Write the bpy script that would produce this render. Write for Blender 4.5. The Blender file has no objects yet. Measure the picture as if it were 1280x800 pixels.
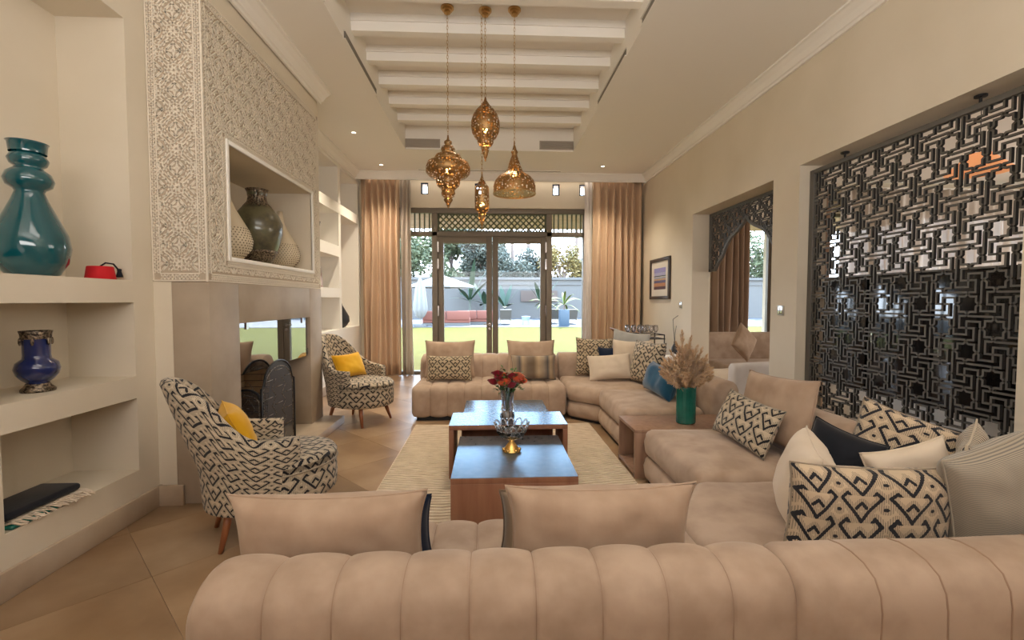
import bpy, bmesh, math, random
from mathutils import Vector, Matrix, noise
random.seed(7)
PI = math.pi
C = bpy.context.scene.collection
SC = bpy.context.scene

# ------------------------------------------------------------------ camera, sky, sun, lights, exposure
cam = bpy.data.cameras.new('camera'); cam.sensor_width = 36.0; cam.lens = 569/1280*36; cam.clip_start = 0.02; cam.clip_end = 400
co = bpy.data.objects.new('camera', cam); C.objects.link(co)
co.location = (0, 0, 1.3)
co.rotation_euler = (PI/2 - math.atan(24/569), 0, -math.atan(27/569))
SC.camera = co
SC.view_settings.view_transform = 'Standard'; SC.view_settings.look = 'None'
SC.view_settings.gamma = 1.0; SC.view_settings.use_curve_mapping = False
SC.view_settings.exposure = 0.22
SC.cycles.max_bounces = 12; SC.cycles.diffuse_bounces = 5; SC.cycles.transparent_max_bounces = 24
SC.cycles.use_denoising = True
SC.cycles.sample_clamp_indirect = 6.0
SC.cycles.caustics_reflective = False; SC.cycles.caustics_refractive = False

w = bpy.data.worlds.new('sky'); SC.world = w; w.use_nodes = True
nt = w.node_tree; bg = nt.nodes['Background']
tc = nt.nodes.new('ShaderNodeTexCoord'); sep = nt.nodes.new('ShaderNodeSeparateXYZ'); cr = nt.nodes.new('ShaderNodeValToRGB')
nt.links.new(tc.outputs['Generated'], sep.inputs[0]); nt.links.new(sep.outputs['Z'], cr.inputs[0]); nt.links.new(cr.outputs[0], bg.inputs[0])
cr.color_ramp.elements[0].position = 0.0; cr.color_ramp.elements[0].color = (0.80, 0.90, 1.0, 1)
cr.color_ramp.elements[1].position = 0.8; cr.color_ramp.elements[1].color = (0.42, 0.66, 1.0, 1)
bg.inputs[1].default_value = 11.0

def light(name, kind, loc, rot, energy, color=(1, 1, 1), size=(1, 1), **k):
    l = bpy.data.lights.new(name, kind); l.energy = energy; l.color = color
    if kind == 'AREA':
        l.shape = 'RECTANGLE'; l.size, l.size_y = size
    for a, b in k.items(): setattr(l, a, b)
    o = bpy.data.objects.new(name, l); C.objects.link(o); o.location = loc; o.rotation_euler = rot
    return o
light('sun', 'SUN', (0, 0, 20), (math.radians(-40), 0, math.radians(-18)), 17.0, (1.0, 0.95, 0.84), angle=0.01)
# added fill light behind the camera, aimed up at the ceiling
light('rear_fill', 'AREA', (0.3, -1.2, 2.1), (math.radians(143), 0, 0), 100, (1.0, 0.97, 0.93), (3.6, 1.2))
# added fill light left of the camera, tilted up across the room
light('left_fill', 'AREA', (-1.9, -.6, 1.5), (PI/2+.95, 0, -PI/2+.6), 12, (1.0, 0.94, 0.85), (2.8, 2.0))
# added fill light under the near ceiling, out of view
light('high_fill', 'AREA', (0, 1.0, 3.40), (math.radians(64), 0, 0), 16, (1.0, 0.94, 0.86), (2.0, 1.0))
# added strip of fill light behind the cornice, brightening the curtains
light('pelmet_fill', 'AREA', (.2, 7.98, 3.43), (math.radians(8), 0, 0), 3, (1.0, 0.88, 0.72), (4.6, .06))
# sky light through the garden door (portal: guides sky sampling only)
p = light('door_portal', 'AREA', (0.03, 8.32, 1.5), (-PI/2, 0, 0), 1, size=(3.4, 2.9)); p.data.cycles.is_portal = True
# added fill light before the solid side wall, standing in for daylight
light('side_room_fill', 'AREA', (10.6, 3.2, 1.8), (PI/2, 0, PI/2), 200, (1.0, 0.96, 0.9), (5.0, 2.6))

# ------------------------------------------------------------------ helpers
class MB:
    def __init__(s): s.v = []; s.f = []; s.uv = {}
    def quad(s, a, b, c, d, uv=None):
        n = len(s.v); s.v += [tuple(a), tuple(b), tuple(c), tuple(d)]; s.f.append((n, n+1, n+2, n+3))
        if uv: s.uv[len(s.f)-1] = uv
    def box(s, x0, x1, y0, y1, z0, z1):
        n = len(s.v)
        s.v += [(x0,y0,z0),(x1,y0,z0),(x1,y1,z0),(x0,y1,z0),(x0,y0,z1),(x1,y0,z1),(x1,y1,z1),(x0,y1,z1)]
        s.f += [(n,n+3,n+2,n+1),(n+4,n+5,n+6,n+7),(n,n+1,n+5,n+4),(n+1,n+2,n+6,n+5),(n+2,n+3,n+7,n+6),(n+3,n,n+4,n+7)]
        return s
    def prism(s, poly, z0, z1):
        n = len(s.v); k = len(poly)
        s.v += [(x, y, z0) for x, y in poly] + [(x, y, z1) for x, y in poly]
        s.f.append(tuple(n+i for i in reversed(range(k)))); s.f.append(tuple(n+k+i for i in range(k)))
        for i in range(k):
            j = (i+1) % k; s.f.append((n+i, n+j, n+k+j, n+k+i))
        return s
    def grid(s, P, nu, nv, UV=None, wu=False, wv=False):
        """P(i,j)->point for i<nu, j<nv; wrap flags close it"""
        n = len(s.v)
        for i in range(nu):
            for j in range(nv): s.v.append(tuple(P(i, j)))
        for i in range(nu if wu else nu-1):
            for j in range(nv if wv else nv-1):
                a, b = (i+1) % nu, (j+1) % nv
                s.f.append((n+i*nv+j, n+a*nv+j, n+a*nv+b, n+i*nv+b))
                if UV: s.uv[len(s.f)-1] = [UV(i, j), UV(i+1, j), UV(i+1, j+1), UV(i, j+1)]
        return s
    def lathe(s, prof, seg=24, c=(0, 0), sx=1, sy=1):
        m = len(prof)
        s.grid(lambda i, j: (c[0]+prof[j][0]*math.cos(2*PI*i/seg)*sx, c[1]+prof[j][0]*math.sin(2*PI*i/seg)*sy, prof[j][1]), seg, m,
               lambda i, j: (i/seg, prof[min(j, m-1)][1]), wu=True)
        return s
    def tube(s, pts, r, seg=6, closed=False):
        pts = [Vector(p) for p in pts]; m = len(pts); R = r if isinstance(r, (list, tuple)) else [r]*m
        rings = []; up = Vector((0.13, 0.21, 0.97)).normalized()
        for i, p in enumerate(pts):
            a = pts[(i-1) % m] if (closed or i > 0) else p; b = pts[(i+1) % m] if (closed or i < m-1) else p
            t = (b-a).normalized() if (b-a).length > 1e-9 else Vector((0, 0, 1))
            u = t.cross(up)
            if u.length < 0.05: u = t.cross(Vector((1, 0, 0)))
            u.normalize(); v = t.cross(u).normalized()
            rings.append([p + (u*math.cos(2*PI*k/seg) + v*math.sin(2*PI*k/seg))*R[i] for k in range(seg)])
        n0 = len(s.v); s.grid(lambda i, j: rings[i][j], m, seg, wu=closed, wv=True)
        if not closed:
            s.f.append(tuple(n0+k for k in reversed(range(seg)))); s.f.append(tuple(n0+(m-1)*seg+k for k in range(seg)))
        return s
    def bar(s, a, b, w, h, up=(0, 0, 1)):
        a, b = Vector(a), Vector(b); t = (b-a).normalized(); u = t.cross(Vector(up))
        if u.length < 1e-4: u = t.cross(Vector((1, 0, 0)))
        u.normalize(); v = u.cross(t)
        P = [a - u*w/2 - v*h/2, a + u*w/2 - v*h/2, a + u*w/2 + v*h/2, a - u*w/2 + v*h/2]
        n = len(s.v); s.v += [tuple(p) for p in P] + [tuple(p + (b-a)) for p in P]
        s.f += [(n,n+1,n+2,n+3),(n+7,n+6,n+5,n+4),(n,n+4,n+5,n+1),(n+1,n+5,n+6,n+2),(n+2,n+6,n+7,n+3),(n+3,n+7,n+4,n)]
        return s
    def ball(s, c, r, seg=10, rings=6, sc=(1, 1, 1)):
        s.grid(lambda i, j: (c[0]+r*sc[0]*math.sin(PI*(j+.02)/(rings-1+.04))*math.cos(2*PI*i/seg), c[1]+r*sc[1]*math.sin(PI*(j+.02)/(rings-1+.04))*math.sin(2*PI*i/seg), c[2]+r*sc[2]*math.cos(PI*j/(rings-1))), seg, rings, wu=True)
        return s
    def mesh(s, name, smooth):
        me = bpy.data.meshes.new(name); me.from_pydata(s.v, [], s.f)
        if s.uv:
            uvl = me.uv_layers.new(name='UVMap')
            for p in me.polygons:
                u = s.uv.get(p.index)
                if u:
                    for k, li in enumerate(p.loop_indices): uvl.data[li].uv = u[k]
        if smooth: me.polygons.foreach_set('use_smooth', [True]*len(me.polygons))
        bm = bmesh.new(); bm.from_mesh(me)
        if smooth: bmesh.ops.remove_doubles(bm, verts=bm.verts, dist=1e-5)
        bmesh.ops.recalc_face_normals(bm, faces=bm.faces); bm.to_mesh(me); bm.free()
        return me
    def build(s, name, mat, parent=None, smooth=False, bevel=0, loc=None, rot=None, seg=2, sub=0, mat4=None):
        o = bpy.data.objects.new(name, s.mesh(name, smooth)); C.objects.link(o)
        if mat: o.data.materials.append(mat)
        if parent: o.parent = parent
        if loc: o.location = loc
        if rot: o.rotation_euler = rot
        if bevel:
            b = o.modifiers.new('bevel', 'BEVEL'); b.width = bevel; b.segments = seg; b.limit_method = 'ANGLE'; b.angle_limit = 0.7
            if seg > 1: o.data.polygons.foreach_set('use_smooth', [True]*len(o.data.polygons))
        if sub:
            b = o.modifiers.new('sub', 'SUBSURF'); b.levels = sub; b.render_levels = sub
        return o

def tag(o, label=None, cat=None, group=None, kind=None):
    if label: o['label'] = label
    if cat: o['category'] = cat
    if group: o['group'] = group
    if kind: o['kind'] = kind
    return o
def thing(name, label, cat, loc=(0, 0, 0), rz=0, group=None):
    o = bpy.data.objects.new(name, None); C.objects.link(o); o.location = loc; o.rotation_euler = (0, 0, rz)
    o.empty_display_size = 0.05
    return tag(o, label, cat, group)
def struct(o): o['kind'] = 'structure'; return o
def stuff(o): o['kind'] = 'stuff'; return o
def copy_tree(o, parent=None, label=None):
    c = o.copy(); C.objects.link(c)
    if parent: c.parent = parent
    if label: c['label'] = label
    for ch in list(o.children): copy_tree(ch, c)
    return c

# ------------------------------------------------------------------ materials
def pr(name, col, rough=0.6, metal=0.0, spec=0.5, **k):
    m = bpy.data.materials.new(name); m.use_nodes = True; b = m.node_tree.nodes['Principled BSDF']
    b.inputs['Base Color'].default_value = (*col, 1); b.inputs['Roughness'].default_value = rough
    b.inputs['Metallic'].default_value = metal; b.inputs['Specular IOR Level'].default_value = spec
    for a, v in k.items(): b.inputs[a.replace('_', ' ')].default_value = v
    return m
def N(m, t, **k):
    n = m.node_tree.nodes.new(t)
    for a, v in k.items(): setattr(n, a, v)
    return n
def L(m, a, b): m.node_tree.links.new(a, b)
def mottle(m, cols, scale=4, detail=6, coord='Object', bump=0.0, bscale=None, stretch=(1, 1, 1), lo=0.3, hi=0.7, bdist=0.01, rough=None):
    b = m.node_tree.nodes['Principled BSDF']; t = N(m, 'ShaderNodeTexCoord'); mp = N(m, 'ShaderNodeMapping'); mp.inputs['Scale'].default_value = stretch
    L(m, t.outputs[coord], mp.inputs[0])
    n = N(m, 'ShaderNodeTexNoise'); n.inputs['Scale'].default_value = scale; n.inputs['Detail'].default_value = detail; L(m, mp.outputs[0], n.inputs[0])
    r = N(m, 'ShaderNodeValToRGB'); e = r.color_ramp.elements
    e[0].position = lo; e[0].color = (*cols[0], 1); e[1].position = hi; e[1].color = (*cols[-1], 1)
    for i, c in enumerate(cols[1:-1]):
        x = e.new(lo + (hi-lo)*(i+1)/(len(cols)-1)); x.color = (*c, 1)
    L(m, n.outputs[0], r.inputs[0]); L(m, r.outputs[0], b.inputs['Base Color'])
    if bump:
        n2 = N(m, 'ShaderNodeTexNoise'); n2.inputs['Scale'].default_value = bscale or scale*6; n2.inputs['Detail'].default_value = 4; L(m, mp.outputs[0], n2.inputs[0])
        bp = N(m, 'ShaderNodeBump'); bp.inputs['Strength'].default_value = bump; bp.inputs['Distance'].default_value = bdist
        L(m, n2.outputs[0], bp.inputs['Height']); L(m, bp.outputs[0], b.inputs['Normal'])
    return m

WALL = mottle(pr('wall_paint', (.76, .68, .55), .75, spec=.3), [(.71, .63, .50), (.77, .69, .565)], 1.5, 4, bump=.05, bscale=60)
WHITE = pr('ceiling_paint', (.92, .885, .825), .75, spec=.25)
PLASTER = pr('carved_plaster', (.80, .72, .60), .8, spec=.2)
PLGROUND = pr('plaster_recess_shade', (.50, .41, .31), .9, spec=.1)  # shade of the recesses painted in as a darker ground colour
STONE = mottle(pr('limestone', (.5, .4, .3), .45), [(.40, .30, .21), (.52, .41, .30), (.58, .48, .37)], 3, 8, bump=.06, bscale=40)
SURR = mottle(pr('surround_stone', (.5, .4, .3), .65), [(.33, .255, .18), (.41, .33, .245), (.48, .39, .30)], 2.2, 7, bump=.04, bscale=40)
def tile_mat(name, k):
    return mottle(pr(name, (.45, .33, .22), .3, spec=.5), [tuple(c*k for c in q) for q in [(.22, .13, .068), (.34, .22, .125), (.45, .315, .195)]], 1.7, 9, bump=.04, bscale=25, coord='Object')
TILES = [tile_mat('floor_tile_a', .95), tile_mat('floor_tile_b', 1.05), tile_mat('floor_tile_c', .85)]
GROUT = pr('grout', (.50, .38, .27), .9)
def velvet(name, a, b, sheen=.35, sc=5):
    m = pr(name, a, .85, spec=.15, Sheen_Weight=sheen, Sheen_Roughness=.45)
    m.node_tree.nodes['Principled BSDF'].inputs['Sheen Tint'].default_value = (1, .93, .85, 1)
    return mottle(m, [a, b], sc, 5, bump=.12, bscale=18, lo=.35, hi=.65, bdist=.01)
SOFA = velvet('beige_velvet', (.40, .29, .215), (.515, .39, .30), .22, 7)
SOFA_SEAM = pr('seam_velvet', (.36, .24, .17), .9)
BEIGE = velvet('beige_cushion', (.40, .28, .20), (.49, .36, .265), .22, 7)
CREAM = velvet('cream_cushion', (.66, .55, .43), (.73, .62, .50))
LILAC = velvet('white_cushion', (.70, .64, .60), (.76, .71, .68))
NAVY = velvet('navy_velvet', (.010, .017, .040), (.018, .03, .06), .25)
BLACKV = velvet('black_velvet', (.010, .012, .017), (.018, .02, .027), .2)
BLUE = velvet('petrol_velvet', (.010, .06, .13), (.02, .10, .19), .4)
YELLOW = velvet('mustard_velvet', (.70, .36, .015), (.78, .44, .03), .25)
GREYC = velvet('grey_cushion', (.36, .36, .35), (.48, .48, .46))

def key_fabric(name, light_c, dark_c, mid_c, per=.165, ratio=.59):
    """woven chevron fabric: hooked V, caret and dot repeat, drawn from segment distances on UV (metres)"""
    m = pr(name, light_c, .85, spec=.15, Sheen_Weight=.2); b = m.node_tree.nodes['Principled BSDF']
    uv = N(m, 'ShaderNodeTexCoord'); sp = N(m, 'ShaderNodeSeparateXYZ'); L(m, uv.outputs['UV'], sp.inputs[0])
    def M(op, a, c=None, d=None):
        n = N(m, 'ShaderNodeMath', operation=op)
        for i, x in enumerate((a, c, d)):
            if x is None: continue
            if isinstance(x, (int, float)): n.inputs[i].default_value = x
            else: L(m, x, n.inputs[i])
        return n.outputs[0]
    U = M('MULTIPLY', sp.outputs[0], 1/per); V = M('MULTIPLY', sp.outputs[1], 1/(per*ratio))
    fu = M('ABSOLUTE', M('SUBTRACT', M('FRACT', U), .5))          # 0 at V axis .. .5
    fv = M('MULTIPLY', M('FRACT', V), ratio)                       # same units as fu
    def vec(y):
        n = N(m, 'ShaderNodeCombineXYZ'); L(m, fu, n.inputs[0]); L(m, y, n.inputs[1]); return n.outputs[0]
    p0 = vec(fv); p1 = vec(M('ADD', fv, ratio))
    def seg(p, a, c):
        d = Vector((c[0]-a[0], c[1]-a[1], 0))
        s = N(m, 'ShaderNodeVectorMath', operation='SUBTRACT'); L(m, p, s.inputs[0]); s.inputs[1].default_value = (*a, 0)
        dt = N(m, 'ShaderNodeVectorMath', operation='DOT_PRODUCT'); L(m, s.outputs[0], dt.inputs[0]); dt.inputs[1].default_value = d
        t = N(m, 'ShaderNodeMath', operation='MULTIPLY', use_clamp=True); L(m, dt.outputs['Value'], t.inputs[0]); t.inputs[1].default_value = 1/d.length_squared
        sc = N(m, 'ShaderNodeVectorMath', operation='SCALE'); sc.inputs[0].default_value = d; L(m, t.outputs[0], sc.inputs['Scale'])
        e = N(m, 'ShaderNodeVectorMath', operation='SUBTRACT'); L(m, s.outputs[0], e.inputs[0]); L(m, sc.outputs[0], e.inputs[1])
        l = N(m, 'ShaderNodeVectorMath', operation='LENGTH'); L(m, e.outputs[0], l.inputs[0]); return l.outputs['Value']
    ds = [seg(p0, (0, .03), (.43, .53)), seg(p0, (.43, .53), (.31, .66)), seg(p1, (.43, .53), (.31, .66)), seg(p1, (.31, .66), (.24, .58)), seg(p1, (.0, .03+ratio*0), (.43, .53)),
          seg(p0, (0, .42), (.115, .30)), seg(p0, (.485, .27), (.5, .27))]
    d = ds[0]
    for x in ds[1:]: d = M('MINIMUM', d, x)
    # woven edge: fine vertical yarns break the outline
    yarn = M('MULTIPLY', M('SINE', M('MULTIPLY', sp.outputs[0], 900)), .004)
    d = M('ADD', d, yarn)
    black = M('LESS_THAN', d, .037); grey = M('LESS_THAN', d, .11)
    hatch = M('GREATER_THAN', M('SINE', M('MULTIPLY', sp.outputs[0], 1100)), -.2)
    g2 = M('MULTIPLY', grey, M('MULTIPLY', hatch, .8))
    mx = N(m, 'ShaderNodeMix', data_type='RGBA'); mx.inputs['A'].default_value = (*light_c, 1); mx.inputs['B'].default_value = (*mid_c, 1); L(m, g2, mx.inputs['Factor'])
    m2 = N(m, 'ShaderNodeMix', data_type='RGBA'); L(m, mx.outputs['Result'], m2.inputs['A']); m2.inputs['B'].default_value = (*dark_c, 1); L(m, black, m2.inputs['Factor'])
    L(m, m2.outputs['Result'], b.inputs['Base Color'])
    bp = N(m, 'ShaderNodeBump'); bp.inputs['Strength'].default_value = .25; bp.inputs['Distance'].default_value = .002
    wv = M('SINE', M('MULTIPLY', sp.outputs[1], 1400)); L(m, wv, bp.inputs['Height']); L(m, bp.outputs[0], b.inputs['Normal'])
    return m
KEY = key_fabric('key_pattern_weave', (.60, .50, .37), (.018, .018, .022), (.26, .22, .17), .15)
KEYP = key_fabric('key_pattern_cushion', (.60, .47, .33), (.02, .02, .026), (.26, .21, .16), .147)
KEYS = key_fabric('key_pattern_small', (.56, .45, .31), (.02, .018, .016), (.3, .24, .16), .125)

def stripe_fabric(name, stops, scale, axis=0, coord='UV'):
    m = pr(name, (.5, .4, .3), .85, spec=.1, Sheen_Weight=.3); b = m.node_tree.nodes['Principled BSDF']
    uv = N(m, 'ShaderNodeTexCoord'); sp = N(m, 'ShaderNodeSeparateXYZ'); L(m, uv.outputs[coord], sp.inputs[0])
    a = N(m, 'ShaderNodeMath', operation='MULTIPLY'); L(m, sp.outputs[axis], a.inputs[0]); a.inputs[1].default_value = scale
    f = N(m, 'ShaderNodeMath', operation='FRACT'); L(m, a.outputs[0], f.inputs[0])
    r = N(m, 'ShaderNodeValToRGB'); e = r.color_ramp.elements
    e[0].position = stops[0][0]; e[0].color = (*stops[0][1], 1); e[1].position = stops[-1][0]; e[1].color = (*stops[-1][1], 1)
    for p, c in stops[1:-1]: x = e.new(p); x.color = (*c, 1)
    L(m, f.outputs[0], r.inputs[0]); L(m, r.outputs[0], b.inputs['Base Color'])
    return m
STRIPE = stripe_fabric('brown_striped_velvet', [(0, (.17, .12, .08)), (.15, (.45, .33, .21)), (.35, (.30, .24, .18)), (.5, (.10, .09, .09)), (.62, (.42, .31, .20)), (.8, (.20, .15, .11)), (1, (.17, .12, .08))], 3.2)
WOVEN = stripe_fabric('grey_rib_weave', [(0, (.42, .36, .28)), (.45, (.42, .36, .28)), (.55, (.20, .18, .16)), (.9, (.20, .18, .16)), (1, (.42, .36, .28))], 230, 1)
TICK = stripe_fabric('ticked_weave', [(0, (.55, .46, .34)), (.5, (.55, .46, .34)), (.56, (.05, .045, .05)), (.95, (.05, .045, .05)), (1, (.55, .46, .34))], 60, 0)

def wood(name, a, b, rough=.35, **k):
    m = pr(name, a, rough, **k); return mottle(m, [a, b], 3, 6, stretch=(9, 9, .8), lo=.3, hi=.65)
WOOD = wood('walnut', (.24, .105, .06), (.31, .145, .085), .3)
TOPW = wood('walnut_top_sky_tint', (.11, .10, .105), (.15, .13, .13), .25, IOR=3.3)
TOPW.node_tree.nodes['Principled BSDF'].inputs['Specular Tint'].default_value = (.30, .60, .88, 1)  # blue tint puts reflected daylight into the sheen of the brown wood
TABLEW = wood('side_table_wood', (.26, .15, .10), (.36, .22, .15), .3)
LEGW = wood('chair_leg_wood', (.26, .09, .04), (.36, .14, .06), .3)
BLACKM = pr('black_iron', (.016, .016, .018), .5, .3)
FRETM = pr('fret_lacquer', (.12, .112, .098), .5, spec=.5); FSHADE = pr('fret_side_shade', (.012, .012, .012), .7)  # lit faces and shaded sides of the fret put into two colours
ALU = pr('taupe_aluminium', (.21, .18, .145), .45, .1)
LATT = pr('green_lattice', (.12, .13, .08), .6)
BRASS = pr('antique_brass', (.50, .31, .12), .32, .9)
STEEL = pr('chrome', (.75, .75, .75), .15, 1)
TEAL = pr('teal_glaze', (.005, .085, .105), .12, Coat_Weight=1)
COBALT = pr('cobalt_glaze', (.008, .022, .12), .15, Coat_Weight=1)
PEWTER = mottle(pr('pewter_filigree', (.15, .12, .1), .4, .8), [(.05, .04, .035), (.35, .28, .2)], 90, 3, bump=.5, bscale=90, lo=.4, hi=.6)
OLIVE = mottle(pr('aged_olive_glaze', (.1, .1, .06), .3, Coat_Weight=.6), [(.05, .045, .03), (.13, .115, .06), (.09, .10, .055)], 9, 8, bump=.2, bscale=30)
GREENV = mottle(pr('green_ceramic', (.0, .16, .12), .2, Coat_Weight=.6), [(.0, .09, .07), (.015, .19, .14)], 6, 4, bump=.3, bscale=10)
REDF = pr('red_felt', (.55, .005, .012), .8)
CHAR = pr('charcoal_glaze', (.03, .03, .035), .35)
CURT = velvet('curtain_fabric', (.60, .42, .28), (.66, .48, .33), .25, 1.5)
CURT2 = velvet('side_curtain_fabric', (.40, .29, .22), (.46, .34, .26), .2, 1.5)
SHEER = pr('sheer_voile', (.62, .54, .46), .9, Alpha=.85)
VOILE = pr('white_voile', (.70, .64, .58), .9, Alpha=.85)
GLASSP = bpy.data.materials.new('window_glass'); GLASSP.use_nodes = True
def thin_glass(m, refl=.06, tint=(1, 1, 1), rough=0.0, span=.6):
    nt = m.node_tree; nt.nodes.clear(); o = nt.nodes.new('ShaderNodeOutputMaterial'); t = nt.nodes.new('ShaderNodeBsdfTransparent'); g = nt.nodes.new('ShaderNodeBsdfGlossy')
    t.inputs[0].default_value = (*tint, 1); g.inputs['Roughness'].default_value = rough; mx = nt.nodes.new('ShaderNodeMixShader')
    lw = nt.nodes.new('ShaderNodeLayerWeight'); lw.inputs[0].default_value = .3; mp = nt.nodes.new('ShaderNodeMapRange')
    mp.inputs['To Min'].default_value = refl; mp.inputs['To Max'].default_value = min(1, refl+span)
    nt.links.new(lw.outputs['Fresnel'], mp.inputs[0]); nt.links.new(mp.outputs[0], mx.inputs[0]); nt.links.new(t.outputs[0], mx.inputs[1]); nt.links.new(g.outputs[0], mx.inputs[2]); nt.links.new(mx.outputs[0], o.inputs[0])
thin_glass(GLASSP, .005, span=.25)
FGLASS = bpy.data.materials.new('fire_glass'); FGLASS.use_nodes = True; thin_glass(FGLASS, .5, (.35, .38, .42))
CRYSTAL = pr('crystal', (1, 1, 1), .02, Transmission_Weight=1, IOR=1.5)
WINEG = bpy.data.materials.new('clear_glass'); WINEG.use_nodes = True; thin_glass(WINEG, .12, (.95, .95, .97))
RUGM = mottle(pr('cream_rug', (.62, .52, .40), .95, spec=.1), [(.68, .56, .43), (.78, .66, .52)], 12, 6, bump=.3, bscale=120)
GOLD = pr('gilt', (.80, .50, .16), .25, 1)

def pierced(name, holes=44, thr=.40, warm=1.0):
    """pierced brass: round holes cut through the sheet, laid out on UV cells"""
    m = pr(name, (.30, .175, .07), .42, .85); b = m.node_tree.nodes['Principled BSDF']
    t = N(m, 'ShaderNodeTexCoord'); v = N(m, 'ShaderNodeTexVoronoi'); v.inputs['Scale'].default_value = holes; v.inputs['Randomness'].default_value = .7
    L(m, t.outputs['Object'], v.inputs['Vector'])
    c = N(m, 'ShaderNodeMath', operation='GREATER_THAN'); L(m, v.outputs['Distance'], c.inputs[0]); c.inputs[1].default_value = thr
    L(m, c.outputs[0], b.inputs['Alpha']); return m
PIERCED = pierced('pierced_brass')
def emis(name, col, s):
    m = bpy.data.materials.new(name); m.use_nodes = True; b = m.node_tree.nodes['Principled BSDF']; b.inputs['Emission Color'].default_value = (*col, 1); b.inputs['Emission Strength'].default_value = s; b.inputs['Base Color'].default_value = (*col, 1); return m
BULB = emis('bulb_glow', (1, .55, .15), 12)
DOWNL = emis('downlight_glow', (1, .88, .7), 8)

# ------------------------------------------------------------------ structure
CEIL = 3.45; FAR = 8.1; LX = -2.11; RX = 2.7
fl = struct(MB().box(-3.2, 11, -3.2, 8.45, -.12, -.005).build('floor', GROUT))
def clip(poly, x0, x1, y0, y1):
    for ax, lim, sg in ((0, x0, 1), (0, x1, -1), (1, y0, 1), (1, y1, -1)):
        out = []
        for i in range(len(poly)):
            a, b = poly[i-1], poly[i]; da, db = (a[ax]-lim)*sg, (b[ax]-lim)*sg
            if (da >= 0) != (db >= 0):
                t = da/(da-db); out.append((a[0]+(b[0]-a[0])*t, a[1]+(b[1]-a[1])*t))
            if db >= 0: out.append(b)
        poly = out
        if not poly: return poly
    return poly
S = .60; g = .0016
full = {}
for k in range(3):
    mb = MB(); h = S/math.sqrt(2)*1.0 - g
    mb.prism([(0, -h), (h, 0), (0, h), (-h, 0)], -.005, 0)
    me = mb.mesh('tile', False); me.materials.append(TILES[k]); full[k] = me
d = S/math.sqrt(2)
for i in range(-8, 12):
    for j in range(-1, 22):
        if (i+j) % 2: continue
        cx, cy = i*d+.1, j*d+.05; k = random.choice((0, 0, 1, 1, 2)); h = d-g
        po = [(cx, cy-h), (cx+h, cy), (cx, cy+h), (cx-h, cy)]
        x0, x1 = -2.27, 2.7
        pc = clip(po, x0, x1, .3, 8.1)
        if len(pc) < 3: continue
        ins = all(x0 < x < x1 and .3 < y < 8.1 for x, y in po)
        if ins:
            o = bpy.data.objects.new('tile', full[k]); C.objects.link(o); o.parent = fl; o.location = (cx, cy, 0)
        else:
            MB().prism(pc, -.005, 0).build('tile', TILES[k], fl)
# side-room and rear floor paving (out of view or behind furniture): one slab each
struct(MB().box(2.7, 11, -3, 8.4, -.005, 0).box(-2.2, 2.7, -3, .3, -.005, 0).build('floor_side', TILES[0]))

# ceiling with the beamed coffer
CX0, CX1, CY0, CY1, CT = -1.2, 1.2, 1.2, 6.62, 3.78
mb = MB()
mb.box(-3.2, CX0, -3.2, 8.45, CEIL, CEIL+.5).box(CX1, 11, -3.2, 8.45, CEIL, CEIL+.5).box(CX0, CX1, -3.2, CY0, CEIL, CEIL+.5).box(CX0, CX1, CY1, 8.45, CEIL, CEIL+.5).box(CX0-.02, CX1+.02, CY0-.02, CY1+.02, CT, CT+.3)
struct(mb.build('ceiling', WHITE))
struct(MB().box(-3.4, 11.2, -3.4, 8.5, CEIL+.5, CEIL+.6).build('roof', WHITE))
for k in range(10):
    y = 1.70 + .49*k
    t = thing('ceiling_beam', 'white moulded beam across the ceiling recess', 'beam', (0, y, 3.64), 0, 'white beams across the ceiling recess'); 
    MB().box(CX0, CX1, -.045, .045, 0, .14).build('beam_body', WHITE, t)
    b = MB().box(CX0, CX1, -.062, .062, .08, .14)
    b.build('beam_moulding', WHITE, t); del t['category']; del t['label']; struct(t)
GREY = pr('slot_grey', (.22, .20, .17), .7); GRILLE = pr('grille_grey', (.42, .37, .31), .5)
def air_slot(x, y0, y1, lab):
    s = 1 if x < 0 else -1
    t = thing('air_slot', lab, 'air vent', (x, (y0+y1)/2, 3.485)); l = (y1-y0)/2
    MB().box(-.005, .012, -l, l, -.028, .03).build('slot_back', GREY, t)
    MB().box(*(sorted((.0, s*.016))), -l-.01, l+.01, -.034, -.028).box(*(sorted((.0, s*.016))), -l-.01, l+.01, .03, .036).build('slot_rim', WHITE, t)
air_slot(-1.2, 3.9, 4.93, 'long dark air slot on the far left side of the ceiling recess')
air_slot(-1.2, 2.3, 3.42, 'long dark air slot at the near left side of the ceiling recess')
air_slot(1.2, 4.05, 5.1, 'long dark air slot on the far right side of the ceiling recess')
air_slot(1.2, 2.5, 3.62, 'long dark air slot at the near right side of the ceiling recess')
for x, lab in ((-.96, 'left slatted air grille at the end of the ceiling recess'), (.96, 'right slatted air grille at the end of the ceiling recess')):
    t = thing('air_grille', lab, 'air vent', (x, 6.62, 3.535)); w_ = .25
    MB().box(-w_, w_, -.012, 0, -.06, .06).build('grille_frame', GRILLE, t)
    for q in range(5): MB().box(-w_+.02, w_-.02, -.024, -.010, -.046+q*.021, -.038+q*.021).build('slat', GRILLE, t)
t = thing('linear_diffuser', 'thin grey linear air slot in the ceiling before the garden door', 'air vent', (0, 7.62, 3.45))
MB().box(-1.2, 1.2, -.03, .03, -.006, 0).build('diffuser_frame', WHITE, t); MB().box(-1.17, 1.17, -.012, .012, -.008, -.004).build('diffuser_slot', GRILLE, t)

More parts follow.
